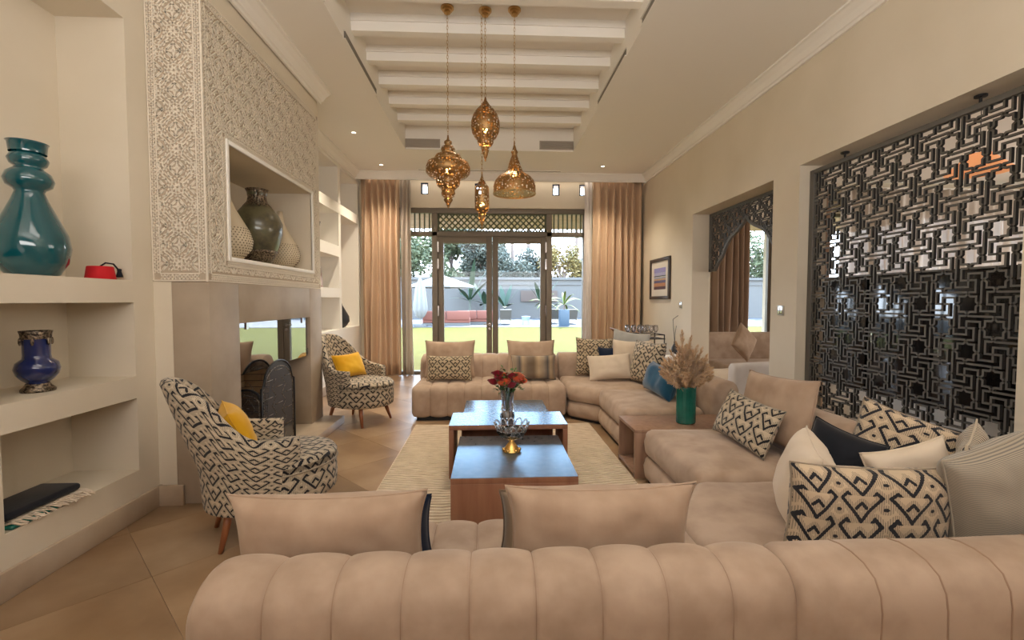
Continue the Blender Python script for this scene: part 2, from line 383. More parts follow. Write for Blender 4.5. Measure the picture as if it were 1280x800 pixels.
# cornices
def cornice(n, a, b, inward):
    """stepped cove along the ceiling from a to b; inward = unit direction into the room"""
    a, b, iw = Vector((*a, 0)), Vector((*b, 0)), Vector((*inward, 0))
    pr_ = [(0, 3.45), (.13, 3.45), (.13, 3.435), (.11, 3.43), (.07, 3.40), (.045, 3.37), (.04, 3.36), (.025, 3.355), (.02, 3.335), (0, 3.335)]
    m = MB(); k = len(pr_)
    m.grid(lambda i, j: ((a if i == 0 else b) + iw*pr_[j][0] + Vector((0, 0, pr_[j][1]))), 2, k)
    struct(m.build('trim_%d' % n, WHITE))
cornice(1, (-2.27, FAR-.27), (2.7, FAR-.27), (0, -1)); cornice(2, (RX, -3), (RX, FAR), (-1, 0)); cornice(3, (-2.27, 4.9), (-2.27, FAR), (1, 0)); cornice(4, (LX, -3), (LX, 2.95), (1, 0)); cornice(5, (-1.77, 2.95), (-1.77, 4.9), (1, 0))
# curtain pelmet behind the far cornice
struct(MB().box(-2.27, 2.7, FAR-.28, FAR-.26, 3.335, 3.45).build('trim_6', WHITE))

# far wall with door opening and four slot windows
DX0, DX1, DT = -1.70, 1.75, 2.93
wf = MB(); Y0, Y1 = FAR, FAR+.3
wf.box(-3.2, DX0, Y0, Y1, 0, CEIL).box(DX1, 4.55, Y0, Y1, 0, CEIL)
SW = [(-1.21, -1.08), (-.27, -.14), (1.10, 1.23), (1.58, 1.71)]
wf.box(DX0, DX1, Y0, Y1, DT, 3.16).box(DX0, DX1, Y0, Y1, 3.36, CEIL)
xs = [DX0] + [v for s_ in SW for v in s_] + [DX1]
for q in range(0, len(xs), 2): wf.box(xs[q], xs[q+1], Y0, Y1, 3.16, 3.36)
wf.box(4.55, 5.15, Y0, Y1, 2.75, CEIL).box(5.15, 6.2, Y0, Y1, 0, CEIL).box(6.2, 10.6, Y0, Y1, 2.9, CEIL).box(10.6, 11, Y0, Y1, 0, CEIL).box(6.2, 10.6, Y0, Y1, 0, .7)
struct(wf.build('wall_far', WALL))
DKB = pr('slot_window_frame', (.03, .05, .09), .4)
for q, (a, b) in enumerate(SW):
    f = struct(MB().box(a, a+.025, 8.12, 8.18, 3.16, 3.36).box(b-.02, b, 8.12, 8.18, 3.16, 3.36).box(a, b, 8.12, 8.18, 3.16, 3.18).box(a, b, 8.12, 8.18, 3.34, 3.36).build('window_%d' % (q+1), DKB))
    MB().box(a+.025, b-.02, 8.145, 8.15, 3.18, 3.34).build('pane', GLASSP, f)
# side room glazing
for n, (a, b, z0, z1) in enumerate([(4.55, 5.15, 0, 2.75), (6.2, 10.6, .7, 2.9)]):
    m_ = MB(); m_.box(a, a+.06, 8.15, 8.22, z0, z1).box(b-.06, b, 8.15, 8.22, z0, z1).box(a, b, 8.15, 8.22, z1-.06, z1).box(a, b, 8.15, 8.22, z0, z0+.06)
    if b-a > 1:
        for q in range(1, 5): m_.box(a+q*.88-.03, a+q*.88+.03, 8.15, 8.22, z0, z1)
    f = struct(m_.build('window_%d' % (5+n), ALU)); MB().box(a+.06, b-.06, 8.18, 8.185, z0+.06, z1-.06).build('pane', GLASSP, f)

# garden door
dr = thing('garden_door', 'taupe aluminium glazed double door with side lights and lattice transom', 'door', (0, 0, 0)); del dr['label']; del dr['category']; dr.name = 'door_1'; struct(dr)
ya, yb = 8.14, 8.22
fr = MB().box(DX0, DX0+.07, ya-.02, yb+.02, 0, DT).box(DX1-.09, DX1, ya-.02, yb+.02, 0, DT).box(DX0, DX1, ya-.02, yb+.02, DT-.09, DT).box(DX0, DX1, ya-.02, yb+.02, 2.44, 2.52).box(DX0, DX1, ya-.02, yb+.02, 0, .05)
fr.box(-1.03, -.93, ya-.02, yb+.02, 0, 2.84).box(1.0, 1.10, ya-.02, yb+.02, 0, 2.84)
fr.build('door_frame', ALU, dr, bevel=.006)
for x0, x1, nm in ((-.93, .035, 'l'), (.035, 1.0, 'r')):
    st = .105
    lf = MB().box(x0+.004, x0+st, ya, yb, .05, 2.44).box(x1-st, x1-.004, ya, yb, .05, 2.44).box(x0+st, x1-st, ya, yb, 2.32, 2.44).box(x0+st, x1-st, ya, yb, .05, .20).build('door_leaf', ALU, dr, bevel=.005)
    MB().box(x0+st, x1-st, 8.178, 8.184, .20, 2.32).build('pane', GLASSP, lf)
    hx = x0+.01 if nm == 'l' else x1-.01
    for z in (1.12, 1.95, 2.25): MB().box(hx-.012, hx+.012, ya-.03, ya, z-.09, z+.09).build('hinge', STEEL, lf)
    if nm == 'l':
        h_ = MB().tube([(x1-.05, ya-.0, .88), (x1-.05, ya-.055, .88), (x1-.17, ya-.055, .885)], .009)
        h_.build('door_handle', STEEL, lf, smooth=True)
        MB().lathe([(0.0, 0), (.024, 0), (.024, .008), (.0, .009)], 16).build('lock_rose', STEEL, lf, loc=(x1-.05, ya, .80), rot=(PI/2, 0, 0))
        MB().lathe([(0.0, 0), (.024, 0), (.024, .008), (.0, .009)], 16).build('handle_rose', STEEL, lf, loc=(x1-.05, ya, .88), rot=(PI/2, 0, 0))
for x0, x1 in ((DX0+.07, -1.03), (1.10, DX1-.09)):
    MB().box(x0, x1, 8.178, 8.184, .05, 2.44).build('pane', GLASSP, dr)
    for q in range(7):
        x = x0 + (q+.5)*(x1-x0)/7; MB().box(x-.012, x+.012, 8.16, 8.19, 2.52, 2.84).build('slat', LATT, dr)
    MB().box(x0, x1, 8.2, 8.206, 2.52, 2.84).build('pane', GLASSP, dr)
lt = MB(); x0, x1, z0, z1 = -.93, 1.0, 2.52, 2.84; H_ = z1-z0; st = .105
k = x0-H_
while k < x1:
    for sgn in (1, -1):
        a = Vector((k, z0)); b = Vector((k+H_, z1))
        if a.x < x0: a = Vector((x0, z0+(x0-k)))
        if b.x > x1: b = Vector((x1, z0+(x1-k)))
        if b.x-a.x > .01:
            if sgn < 0: a, b = Vector((a.x, z0+z1-a.y)), Vector((b.x, z0+z1-b.y))
            yy = 8.165 if sgn > 0 else 8.18
            lt.bar((a.x, yy, a.y), (b.x, yy, b.y), .012, .026, up=(0, 1, 0)) if False else lt.bar((a.x, yy, a.y), (b.x, yy, b.y), .024, .012, up=(0, 1, 0))
    k += st
lt.box(x0, x1, 8.155, 8.195, z0, z0+.02).box(x0, x1, 8.155, 8.195, z1-.02, z1).box(x0, x0+.03, 8.155, 8.195, z0, z1).box(x1-.03, x1, 8.155, 8.195, z0, z1)
lt.build('lattice', LATT, dr)
MB().box(x0, x1, 8.2, 8.206, z0, z1).build('pane', GLASSP, dr)

# left wall with niches
NB = -2.49
wl = MB()
wl.box(-3.0, NB, -3.2, 2.80, 0, CEIL)
wl.box(NB, LX, -3.2, 2.04, 0, 1.42)                      # pier left of the lower niches
wl.box(NB, LX, -3.2, 1.10, 1.42, CEIL)
wl.box(NB, LX, 2.04, 2.80, 0, .285)
wl.box(NB, LX, 1.10, 2.80, 2.93, CEIL)
wl.box(-3.0, LX, 2.80, 3.0, 0, CEIL)
struct(wl.build('wall_left', WALL))
s1 = struct(MB().box(NB, LX+.002, 2.04, 2.80, .72, .85).build('trim_7', WALL)); s2 = struct(MB().box(NB, LX+.002, 1.10, 2.80, 1.29, 1.42).build('trim_8', WALL))
# far-left wall with built-in shelves
SX = -2.27; SBK = -2.62
ws = MB()
ws.box(-3.0, SBK, 4.87, FAR, 0, CEIL).box(SBK, SX, 8.0, FAR, 0, CEIL).box(SBK, SX, 4.87, 8.0, 0, .74).box(SBK, SX, 4.87, 8.0, 3.3, CEIL)
ws.box(-3.0, -1.9, 4.80, 4.87, 0, CEIL)
struct(ws.build('wall_left_far', WHITE))
for n, (y0, y1, z0, z1) in enumerate([(4.87, 8.0, .74, .87), (4.87, 7.0, 1.35, 1.485), (4.87, 7.0, 1.96, 2.12), (4.87, 8.0, 2.61, 2.76)]):
    struct(MB().box(SBK, SX+.003, y0, y1, z0, z1).build('trim_%d' % (9+n), WHITE))
struct(MB().box(SBK, SX-.004, 7.0, 7.1, .87, 3.3).build('trim_13', WHITE))

# right wall: screen opening and arch opening
wr = MB(); WT = 2.95
wr.box(RX, WT, -3.2, 2.2, 0, CEIL).box(RX, WT, 3.9, 4.27, 0, CEIL).box(RX, WT, 6.0, 8.1, 0, CEIL).box(RX, WT, 2.2, 3.9, 2.48, CEIL).box(RX, WT, 4.27, 6.0, 2.45, CEIL).box(RX, WT, 2.2, 3.9, 0, .10)
struct(wr.build('wall_right', WALL))
# unseen back wall, made dark wood to cut bounce light; side-room far walls
struct(MB().box(-3, 11, -3.2, -3, 0, CEIL).build('wall_back', WOOD))
struct(MB().box(10.8, 11, -3, 8.1, 0, CEIL).build('wall_side', WALL))
# baseboards
struct(MB().box(LX, LX+.018, -3, 2.97, 0, .13).build('baseboard_left', STONE, bevel=.003))
struct(MB().box(LX, -1.95, 2.93, 2.951, 0, .13).build('baseboard_breast', STONE, bevel=.003))
struct(MB().box(RX-.015, RX, -3, 2.2, 0, .12).box(RX-.015, RX, 3.9, 4.27, 0, .12).box(RX-.015, RX, 6.0, 8.1, 0, .12).build('baseboard_right', STONE, bevel=.003))
struct(MB().box(SX, SX+.015, 4.9, 8.1, 0, .12).build('baseboard_left_far', STONE, bevel=.003))

# ------------------------------------------------------------------ strapwork generator
def ribbon(mb, pts, w, depth, tf):
    """flat mitred ribbon along 2-D pts; tf(u,v,d)->3-D point, d from 0 (front) to depth"""
    n = len(pts); P = [Vector(p) for p in pts]; Ls = []; Rs = []
    for i in range(n):
        d0 = (P[i]-P[i-1]).normalized() if i > 0 else None; d1 = (P[i+1]-P[i]).normalized() if i < n-1 else None
        if d0 is None: d0 = d1
        if d1 is None: d1 = d0
        n0 = Vector((-d0.y, d0.x)); n1 = Vector((-d1.y, d1.x)); mm = n0+n1
        if mm.length < 1e-4: mm = n0
        mm.normalize(); k = w/2/max(.35, mm.dot(n0)); Ls.append(P[i]+mm*k); Rs.append(P[i]-mm*k)
    b = len(mb.v)
    for i in range(n): mb.v += [tuple(tf(Ls[i].x, Ls[i].y, 0)), tuple(tf(Rs[i].x, Rs[i].y, 0)), tuple(tf(Ls[i].x, Ls[i].y, depth)), tuple(tf(Rs[i].x, Rs[i].y, depth))]
    for i in range(n-1):
        o = b+4*i; q = o+4
        mb.f += [(o, o+1, q+1, q), (o+1, o+3, q+3, q+1), (o+2, o, q, q+2)]
        if depth > .012: mb.f.append((o+3, o+2, q+2, q+3))
def shade_sides(o, face, edge, ax=0, sg=-1):
    """shade of the ribbon sides put into colour: darker material off the front"""
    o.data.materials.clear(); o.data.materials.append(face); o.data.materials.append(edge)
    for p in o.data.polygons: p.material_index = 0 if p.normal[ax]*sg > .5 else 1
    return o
def clip_line(pts, x0, x1, y0, y1, hole=None):
    """split a polyline to the pieces inside the box and for which hole() is false"""
    out = []; cur = []
    for i in range(len(pts)-1):
        a, b = Vector(pts[i]), Vector(pts[i+1]); t0, t1 = 0., 1.; ok = True
        for ax, lo, hi in ((0, x0, x1), (1, y0, y1)):
            d = b[ax]-a[ax]
            if abs(d) < 1e-9:
                if not lo <= a[ax] <= hi: ok = False
                continue
            ta, tb = (lo-a[ax])/d, (hi-a[ax])/d
            if ta > tb: ta, tb = tb, ta
            t0, t1 = max(t0, ta), min(t1, tb)
        if ok and t0 < t1-1e-6:
            segs = [(t0, t1)]
            if hole:
                segs = []; st = None; K = 12
                for q in range(K+1):
                    t = t0+(t1-t0)*q/K; p = a+(b-a)*t; h_ = hole(p.x, p.y)
                    if not h_ and st is None: st = t
                    if (h_ or q == K) and st is not None:
                        e = t if not h_ else t0+(t1-t0)*(q-1)/K
                        if e-st > 1e-4: segs.append((st, e))
                        st = None
            for s0, s1 in segs:
                pa, pb = a+(b-a)*s0, a+(b-a)*s1
                if cur and (cur[-1]-pa).length < 1e-5: cur.append(pb)
                else:
                    if len(cur) > 1: out.append(cur)
                    cur = [pa, pb]
        else:
            if len(cur) > 1: out.append(cur)
            cur = []
    if len(cur) > 1: out.append(cur)
    return out
def rot2(p, k):
    x, y = p
    for _ in range(k): x, y = -y, x
    return (x, y)
def fret_lines(s, u0, u1, v0, v1, ou, ov, sv=None, hole=None):
    sv = sv or s; lines = []
    c = .43; e = .5
    star = [(0, -c), (.1, -.32), (.32, -.32), (.32, -.1), (c, 0)]
    link = [(0, -c), (.07, -e), (.93, -e), (1, -1+c)]
    S1 = [(.57, 0), (.5, .07), (.5, .28), (0, .28), (0, -.28), (-.5, -.28), (-.5, -.07), (-.57, 0)]
    i0, i1 = int((u0-ou)/s)-3, int((u1-ou)/s)+3; j0, j1 = int((v0-ov)/sv)-3, int((v1-ov)/sv)+3
    for i in range(i0, i1):
        for j in range(j0, j1):
            if (i+j) % 2:      # pinwheel centre
                for k in (0, 1): lines.append([(i+rot2(p, k)[0], j+rot2(p, k)[1]) for p in S1])
            else:
                for k in range(4): lines.append([(i+rot2(p, k)[0], j+rot2(p, k)[1]) for p in star])
                for k in (0, 1): lines.append([(i+rot2(p, k)[0], j+rot2(p, k)[1]) for p in link])
    out = []
    for l in lines:
        out += clip_line([(ou+x*s, ov+y*sv) for x, y in l], u0, u1, v0, v1, hole)
    return out

# ------------------------------------------------------------------ fret screens
scr = thing('fretwork_screen', 'large black geometric fretwork screen filling the opening in the right wall', 'screen', (2.80, 3.05, .10))
def scr_tf(u, v, dd): return (dd, -u, v)       # u along +Y, v up
W2, Hh = .83, 2.33
mb = MB()
for l in fret_lines(.1475, -W2+.03, W2-.03, .03, Hh-.03, .65, 1.32, .14): ribbon(mb, l, .0118, .018, scr_tf)
shade_sides(mb.build('fretwork', FRETM, scr), FRETM, FSHADE)
MB().box(-.012, .034, -W2-.015, -W2+.035, 0, Hh).box(-.012, .034, W2-.035, W2+.015, 0, Hh).box(-.012, .034, -W2+.035, W2-.035, Hh-.035, Hh).box(-.012, .034, -W2+.035, W2-.035, 0, .035).build('screen_frame', FRETM, scr, bevel=.003)
for y in (.48, -.52):
    b = MB().lathe([(0, 0), (.008, 0), (.008, .035), (.03, .037), (.03, .048), (0, .05)], 12); b.build('ceiling_bracket', BLACKM, scr, loc=(.01, y, Hh-.001))
# arch fretwork over the second opening
arch = thing('arched_fretwork_panel', 'black fretwork panel with a pointed arch cut-out in the second opening', 'screen', (2.93, 5.135, 0))
def arch_z(y):
    """lower edge of the panel as height over y (local, -.86..86): ogee arch"""
    a = abs(y)/.86
    pts = [(0, 2.26), (.06, 2.20), (.2, 2.13), (.38, 2.07), (.52, 1.97), (.62, 1.85), (.70, 1.80), (.76, 1.76), (.82, 1.70), (.83, 1.69), (1.0, 1.69)]
    for (p, z), (q, z2) in zip(pts, pts[1:]):
        if a <= q: return z + (z2-z)*(a-p)/(q-p)
    return 1.69
mb = MB()
for l in fret_lines(.105, -.84, .84, 1.71, 2.43, 0, 2.12, hole=lambda y, z: z < arch_z(y)+.01): ribbon(mb, l, .010, .016, scr_tf)
shade_sides(mb.build('fretwork', FRETM, arch), FRETM, FSHADE)
mb = MB(); K = 60
edge = [(-.86+1.72*i/K, arch_z(-.86+1.72*i/K)+.012) for i in range(K+1)]
ribbon(mb, edge, .03, .032, lambda u, v, dd: (dd-.005, u, v))
mb.box(-.005, .027, -.865, -.83, 1.69, 2.45).box(-.005, .027, .83, .865, 1.69, 2.45).box(-.005, .027, -.83, .83, 2.415, 2.45)
mb.build('panel_frame', FRETM, arch)

# ------------------------------------------------------------------ chimney breast
fp = thing('fireplace', 'stone fireplace with carved plaster chimney breast and a vase niche', 'fireplace', (-1.77, 3.9, 0))
fp.location = (0, 0, 0)
FX = -1.77; FY0, FY1 = 2.95, 4.87; NY0, NY1, NZ0, NZ1 = 3.22, 4.66, 1.60, 2.36
mb = MB()   # upper body with niche
mb.box(-2.6, -2.32, 3.0, FY1-.07, 1.42, CEIL).box(-2.32, FX-.01, 3.0, NY0, 1.42, CEIL).box(-2.32, FX-.01, NY1, FY1-.07, 1.42, CEIL).box(-2.32, FX-.01, NY0, NY1, NZ1, CEIL).box(-2.32, FX-.01, NY0, NY1, 1.42, NZ0).box(-2.11, FX-.01, FY0+.01, 3.0, 1.42, CEIL)
mb.box(-2.32, FX-.01, FY1-.07, FY1, 1.42, CEIL)
mb.build('chimney_body', WALL, fp)
# stone surround
OY0, OY1, OZ1 = 3.30, 4.56, 1.14
mb = MB().box(-2.0, FX-.0, 2.96, OY0, 0, 1.42).box(-2.0, FX, OY1, 4.86, 0, 1.42).box(-2.0, FX, OY0, OY1, OZ1, 1.42)
mb.build('stone_surround', SURR, fp, bevel=.004)
MB().box(-2.11, -2.0, 2.962, 3.0, 0, 1.42).build('flank', WALL, fp)
MB().box(-2.0, -1.56, 2.99, 4.90, 0, .08).build('hearth', STONE, fp, bevel=.006)
BRICKM = mottle(pr('fire_brick', (.42, .28, .16), .85), [(.30, .19, .10), (.46, .32, .19)], 8, 5, bump=.2)
MORT = pr('mortar', (.08, .06, .05), .9)
MB().box(-2.55, -2.42, OY0-.1, OY1+.1, .0, 1.3).box(-2.42, -2.0, OY1+.0, OY1+.1, 0, 1.3).box(-2.42, -2.0, OY0-.1, OY0, 0, 1.3).build('firebox_back', MORT, fp)
bk = MB().box(0, .02, -.105, .105, -.026, .026).mesh('brick', False); bk.materials.append(BRICKM)
for r in range(17):
    for c_ in range(7):
        y = OY0 + .04 + c_*.222 + (.111 if r % 2 else 0)
        if y > OY1-.1 + .02: continue
        o = bpy.data.objects.new('brick', bk); C.objects.link(o); o.parent = fp; o.location = (-2.42, y+.08, .115+r*.062)
bk2 = MB().box(-.1, .1, -.02, 0, -.026, .026).mesh('brick', False); bk2.materials.append(BRICKM)
for r in range(17):
    for c_ in range(2):
        o = bpy.data.objects.new('brick', bk2); C.objects.link(o); o.parent = fp; o.location = (-2.3+c_*.21-(.05 if r % 2 else 0), OY1-.0, .115+r*.062)
# sliding glass in the opening
MB().box(-1.80, -1.794, OY0, OY1-.02, .765, OZ1).build('glass_pane', FGLASS, fp)
for bx in ((OY1-.035, OY1-.01, .78, .84), (OY0+.12, OY0+.15, OZ1-.05, OZ1), (OY1-.15, OY1-.12, OZ1-.05, OZ1)): MB().box(-1.80, -1.786, *bx).build('glass_clip', STEEL, fp)
# carved plaster skin: ground boards and raised strapwork
def carve_lines(s, u0, u1, v0, v1, ou, ov, hole=None):
    base = []
    def ring(n, r, a0, cx, cy): return [(cx+r*math.cos(a0+2*PI*k/n), cy+r*math.sin(a0+2*PI*k/n)) for k in range(n+1)]
    def starp(n, r1, r2, a0, cx, cy): return [(cx+(r1 if k % 2 == 0 else r2)*math.cos(a0+PI*k/n), cy+(r1 if k % 2 == 0 else r2)*math.sin(a0+PI*k/n)) for k in range(2*n+1)]
    i0, i1 = int((u0-ou)/s)-2, int((u1-ou)/s)+3; j0, j1 = int((v0-ov)/s)-2, int((v1-ov)/s)+3
    for i in range(i0, i1):
        for j in range(j0, j1):
            if (i+j) % 2 == 0:     # eight-petal rosette in a star
                base.append(starp(8, .40, .30, 0, i, j)); base.append(starp(8, .24, .10, PI/8, i, j))
                for k in range(4):  # interlaced diagonals
                    a = [(.22, .34), (.42, .54), (.46, .78)]; b = [(.34, .22), (.54, .42), (.78, .46)]
                    base.append([(i+rot2(p_, k)[0], j+rot2(p_, k)[1]) for p_ in a]); base.append([(i+rot2(p_, k)[0], j+rot2(p_, k)[1]) for p_ in b])
            else:                  # quatrefoil knot
                base.append(starp(4, .44, .26, 0, i, j)); base.append(starp(4, .26, .06, 0, i, j)); base.append(ring(8, .36, PI/8, i, j))
                for k in range(4): base.append([(i+rot2(p_, k)[0], j+rot2(p_, k)[1]) for p_ in [(.52, -.16), (.60, 0), (.52, .16)]])
    out = []
    for l in base: out += clip_line([(ou+x*s, ov+y*s) for x, y in l], u0, u1, v0, v1, hole)
    return out
def border(mb, u0, u1, v0, v1, wd, tf, dep):
    """rectangular band (outer box) of width wd with two fillets and a lozenge chain"""
    for o_ in (0.004, wd-.004):
        ribbon(mb, [(u0+o_, v0+o_), (u1-o_, v0+o_), (u1-o_, v1-o_), (u0+o_, v1-o_), (u0+o_, v0+o_+.001)], .008, dep, tf)
    st = wd*.9; h_ = wd*.27
    def chain(ax, c, a, b):
        n = max(1, int((b-a)/st)); q = (b-a)/n
        for k in range(n):
            for sg in (1, -1):
                pts = [(a+k*q, c-sg*h_), (a+(k+.5)*q, c+sg*h_), (a+(k+1)*q, c-sg*h_)]
                if ax: pts = [(y_, x_) for x_, y_ in pts]
                ribbon(mb, pts, .0065, dep, tf)
    chain(0, v0+wd/2, u0+wd, u1-wd); chain(0, v1-wd/2, u0+wd, u1-wd); chain(1, u0+wd/2, v0+wd, v1-wd); chain(1, u1-wd/2, v0+wd, v1-wd)
sk = .006
tfF = lambda u, v, dd: (u, FY0+.01-sk+dd*(sk/sk) if False else FY0+.004+dd, v)
tfS = lambda u, v, dd: (FX-.004-dd, u, v)
PT = 3.20
# front (camera-facing) skin
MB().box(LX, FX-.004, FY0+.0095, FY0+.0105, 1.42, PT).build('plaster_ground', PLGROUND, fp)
mb = MB()
for l in carve_lines(.1185, LX+.055, FX-.058, 1.49, PT-.065, (LX+FX)/2-.0, 1.53): ribbon(mb, l, .0085, .006, tfF)
border(mb, LX+.004, FX-.006, 1.424, PT-.004, .05, tfF, .006)
stuff(mb.build('carved_relief', PLASTER, fp))
# side skin
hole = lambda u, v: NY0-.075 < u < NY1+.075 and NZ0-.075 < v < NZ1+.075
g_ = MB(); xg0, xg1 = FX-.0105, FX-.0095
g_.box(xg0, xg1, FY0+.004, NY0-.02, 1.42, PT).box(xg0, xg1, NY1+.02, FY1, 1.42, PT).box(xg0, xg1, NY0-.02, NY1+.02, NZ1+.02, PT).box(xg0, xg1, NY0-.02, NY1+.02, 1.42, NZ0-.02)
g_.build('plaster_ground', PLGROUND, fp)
mb = MB()
for l in carve_lines(.1185, FY0+.06, FY1-.06, 1.49, PT-.065, FY0+.19, 1.53, hole): ribbon(mb, l, .0085, .006, tfS)
border(mb, FY0+.004, FY1-.004, 1.424, PT-.004, .05, tfS, .006)
border(mb, NY0-.07, NY1+.07, NZ0-.07, NZ1+.07, .04, tfS, .006)
stuff(mb.build('carved_relief', PLASTER, fp))
mb = MB()
for a, b, c, d_ in ((NY0-.03, NY0, NZ0-.03, NZ1+.03), (NY1, NY1+.03, NZ0-.03, NZ1+.03), (NY0, NY1, NZ1, NZ1+.03), (NY0, NY1, NZ0-.03, NZ0)): mb.box(FX-.02, FX+.004, a, b, c, d_)
mb.build('niche_frame', WHITE, fp, bevel=.004)
MB().box(FX-.012, FX+.0, FY0-.0, FY0+.012, 1.42, PT).build('corner_bead', PLASTER, fp, bevel=.002)

# fire screen: folding arched panels
fs = thing('fire_screen', 'black iron folding fire screen with an arched top on the hearth', 'fire screen', (-1.71, 3.46, .08))
MESHM = bpy.data.materials.new('iron_mesh'); MESHM.use_nodes = True
b0 = MESHM.node_tree.nodes['Principled BSDF']; b0.inputs['Base Color'].default_value = (.05, .05, .055, 1); b0.inputs['Roughness'].default_value = .5; b0.inputs['Alpha'].default_value = .72
def screen_panel(w_, h0, h1, ang, origin):
    pe = MB(); pm = MB(); pd = MB()
    A = lambda u, z: Vector((origin[0]-u*math.sin(ang), origin[1]+u*math.cos(ang), z))
    def top(u):
        a = abs(u-w_/2)/(w_/2); return h0 + (h1-h0)*(math.sqrt(max(0, 1-(a/.86)**2))*.92+.08 if a < .86 else .08*(1-a)/.14)
    K = 16; outl = [A(0, .01)] + [A(w_*k/K, top(w_*k/K)) for k in range(K+1)] + [A(w_, .01)]
    pe.tube(outl, .009, 6); pe.tube([A(0, .03), A(w_, .03)], .008, 6)
    inn = [A(.03, .05)] + [A(.03+(w_-.06)*k/K, top(.03+(w_-.06)*k/K)-.045) for k in range(K+1)] + [A(w_-.03, .05)]
    pd.tube(inn, .004, 5)
    pm.grid(lambda i, j: A(w_*i/K, .02+(top(w_*i/K)-.02)*j), K+1, 2)
    # elongated hexagon lattice
    cols = 3; cw = (w_-.06)/cols; rows = 4; rh = .135
    for c_ in range(cols+1):
        for r in range(rows):
            z = .06+r*rh; u = .03+c_*cw; o = .035 if (c_ % 2) else -.035
            if 0 < c_ < cols: pd.tube([A(u+o, z), A(u-o, z+rh/2), A(u+o, z+rh)], .003, 4)
        if c_ < cols:
            for r in range(rows+1):
                z = .06+r*rh+(rh/2 if c_ % 2 else 0)
                if z < top(.03+(c_+.5)*cw)-.04: pd.tube([A(.03+c_*cw+.02, z), A(.03+(c_+1)*cw-.02, z)], .003, 4)
    f = pe.build('panel_frame', BLACKM, fs, smooth=True); pm.build('mesh_panel', MESHM, f, smooth=True); pd.build('wire_tracery', PEWTER, f, smooth=True)
screen_panel(.56, .56, .74, 0, (0, 0))
screen_panel(.30, .48, .54, math.radians(62), (0, 0))
lg = MB(); 
LOGM = mottle(pr('log_bark', (.2, .11, .06), .9), [(.10, .05, .03), (.30, .18, .10)], 20, 5, bump=.4)
for k, (x, y, z, a) in enumerate([(-2.2, 3.75, .22, 8), (-2.3, 3.82, .22, -6), (-2.25, 3.78, .34, 3)]):
    o = MB().tube([(-.0, -.26, 0), (0, -.1, .01), (0, .1, -.01), (0, .26, 0)], [.055, .06, .058, .05], 10).build('firewood_log', LOGM, None, smooth=True, loc=(x, y, z), rot=(0, 0, math.radians(a)))
    tag(o, ['split log at the front of the fireplace grate', 'split log at the back of the fireplace grate', 'topmost split log on the fireplace grate'][k], 'log', 'logs in the fireplace')
gt = thing('fire_grate', 'black iron fire grate holding the logs', 'grate', (-2.25, 3.78, .08)); m_ = MB()
for k in range(7): m_.tube([(-.14, -.24+k*.08, .11), (-.13, -.24+k*.08, .075), (.13, -.24+k*.08, .075), (.14, -.24+k*.08, .13)], .006, 5)
m_.build('grate_bars', BLACKM, gt); m_ = MB()
for x, y in ((-.1, -.22), (.1, -.22), (-.1, .22), (.1, .22)): MB().box(x-.008, x+.008, y-.008, y+.008, 0, .07).build('leg', BLACKM, gt)

# ------------------------------------------------------------------ rug
rug = thing('area_rug', 'cream ribbed wool rug under the nest of coffee tables', 'rug', (.13, 3.3, .0))
MB().box(-.91, .91, -1.45, 1.43, 0.0005, .008).build('rug_base', RUGM, rug)
mb = MB()
for k in range(72):
    y = -1.44 + k*.0395; pts = []
    for q in range(24):
        x = -.90+1.8*q/23; zz = abs(((q/23*4) % 2)-1)*.06
        pts.append((x, max(-1.44, min(1.42, y+zz*1.2-.03+.003*math.sin(q*3+k))), .0085))
    ribbon(mb, [(a, b) for a, b, c_ in pts], .022, .006, lambda u, v, dd: (u, v, .0155-dd))
stuff(mb.build('raised_pile_ribs', RUGM, rug))

# ------------------------------------------------------------------ coffee tables
def waterfall(name, lab, x0, x1, y0, y1, h, axis, th=.035, cat='coffee table', group=None, mt=WOOD, top=TOPW):
    t = thing(name, lab, cat, ((x0+x1)/2, (y0+y1)/2, .0 if cat != 'coffee table' else .0145), 0, group); a, b = (x1-x0)/2, (y1-y0)/2; H = h-t.location.z
    MB().box(-a, a, -b, b, H-th, H-.002).build('table_edge', mt, t, bevel=.002)
    MB().box(-a+.001, a-.001, -b+.001, b-.001, H-.002, H).build('tabletop', top, t)
    for s in (-1, 1):
        if axis == 'x': MB().box(*(sorted((s*a, s*(a-th)))), -b, b, 0, H-th).build('side_panel', mt, t, bevel=.002)
        else: MB().box(-a, a, *(sorted((s*b, s*(b-th)))), 0, H-th).build('end_panel', mt, t, bevel=.002)
    return t
waterfall('coffee_table', 'low walnut coffee table with a solid front panel, under the crystal bowl', -.22, .485, 2.46, 3.235, .33, 'y')
waterfall('coffee_table', 'taller walnut bridge table in the middle, under the rose vase', -.30, .56, 3.25, 3.63, .405, 'x')
waterfall('coffee_table', 'low walnut coffee table at the far end, nearest the tufted sofa', -.235, .505, 3.645, 4.41, .33, 'y')

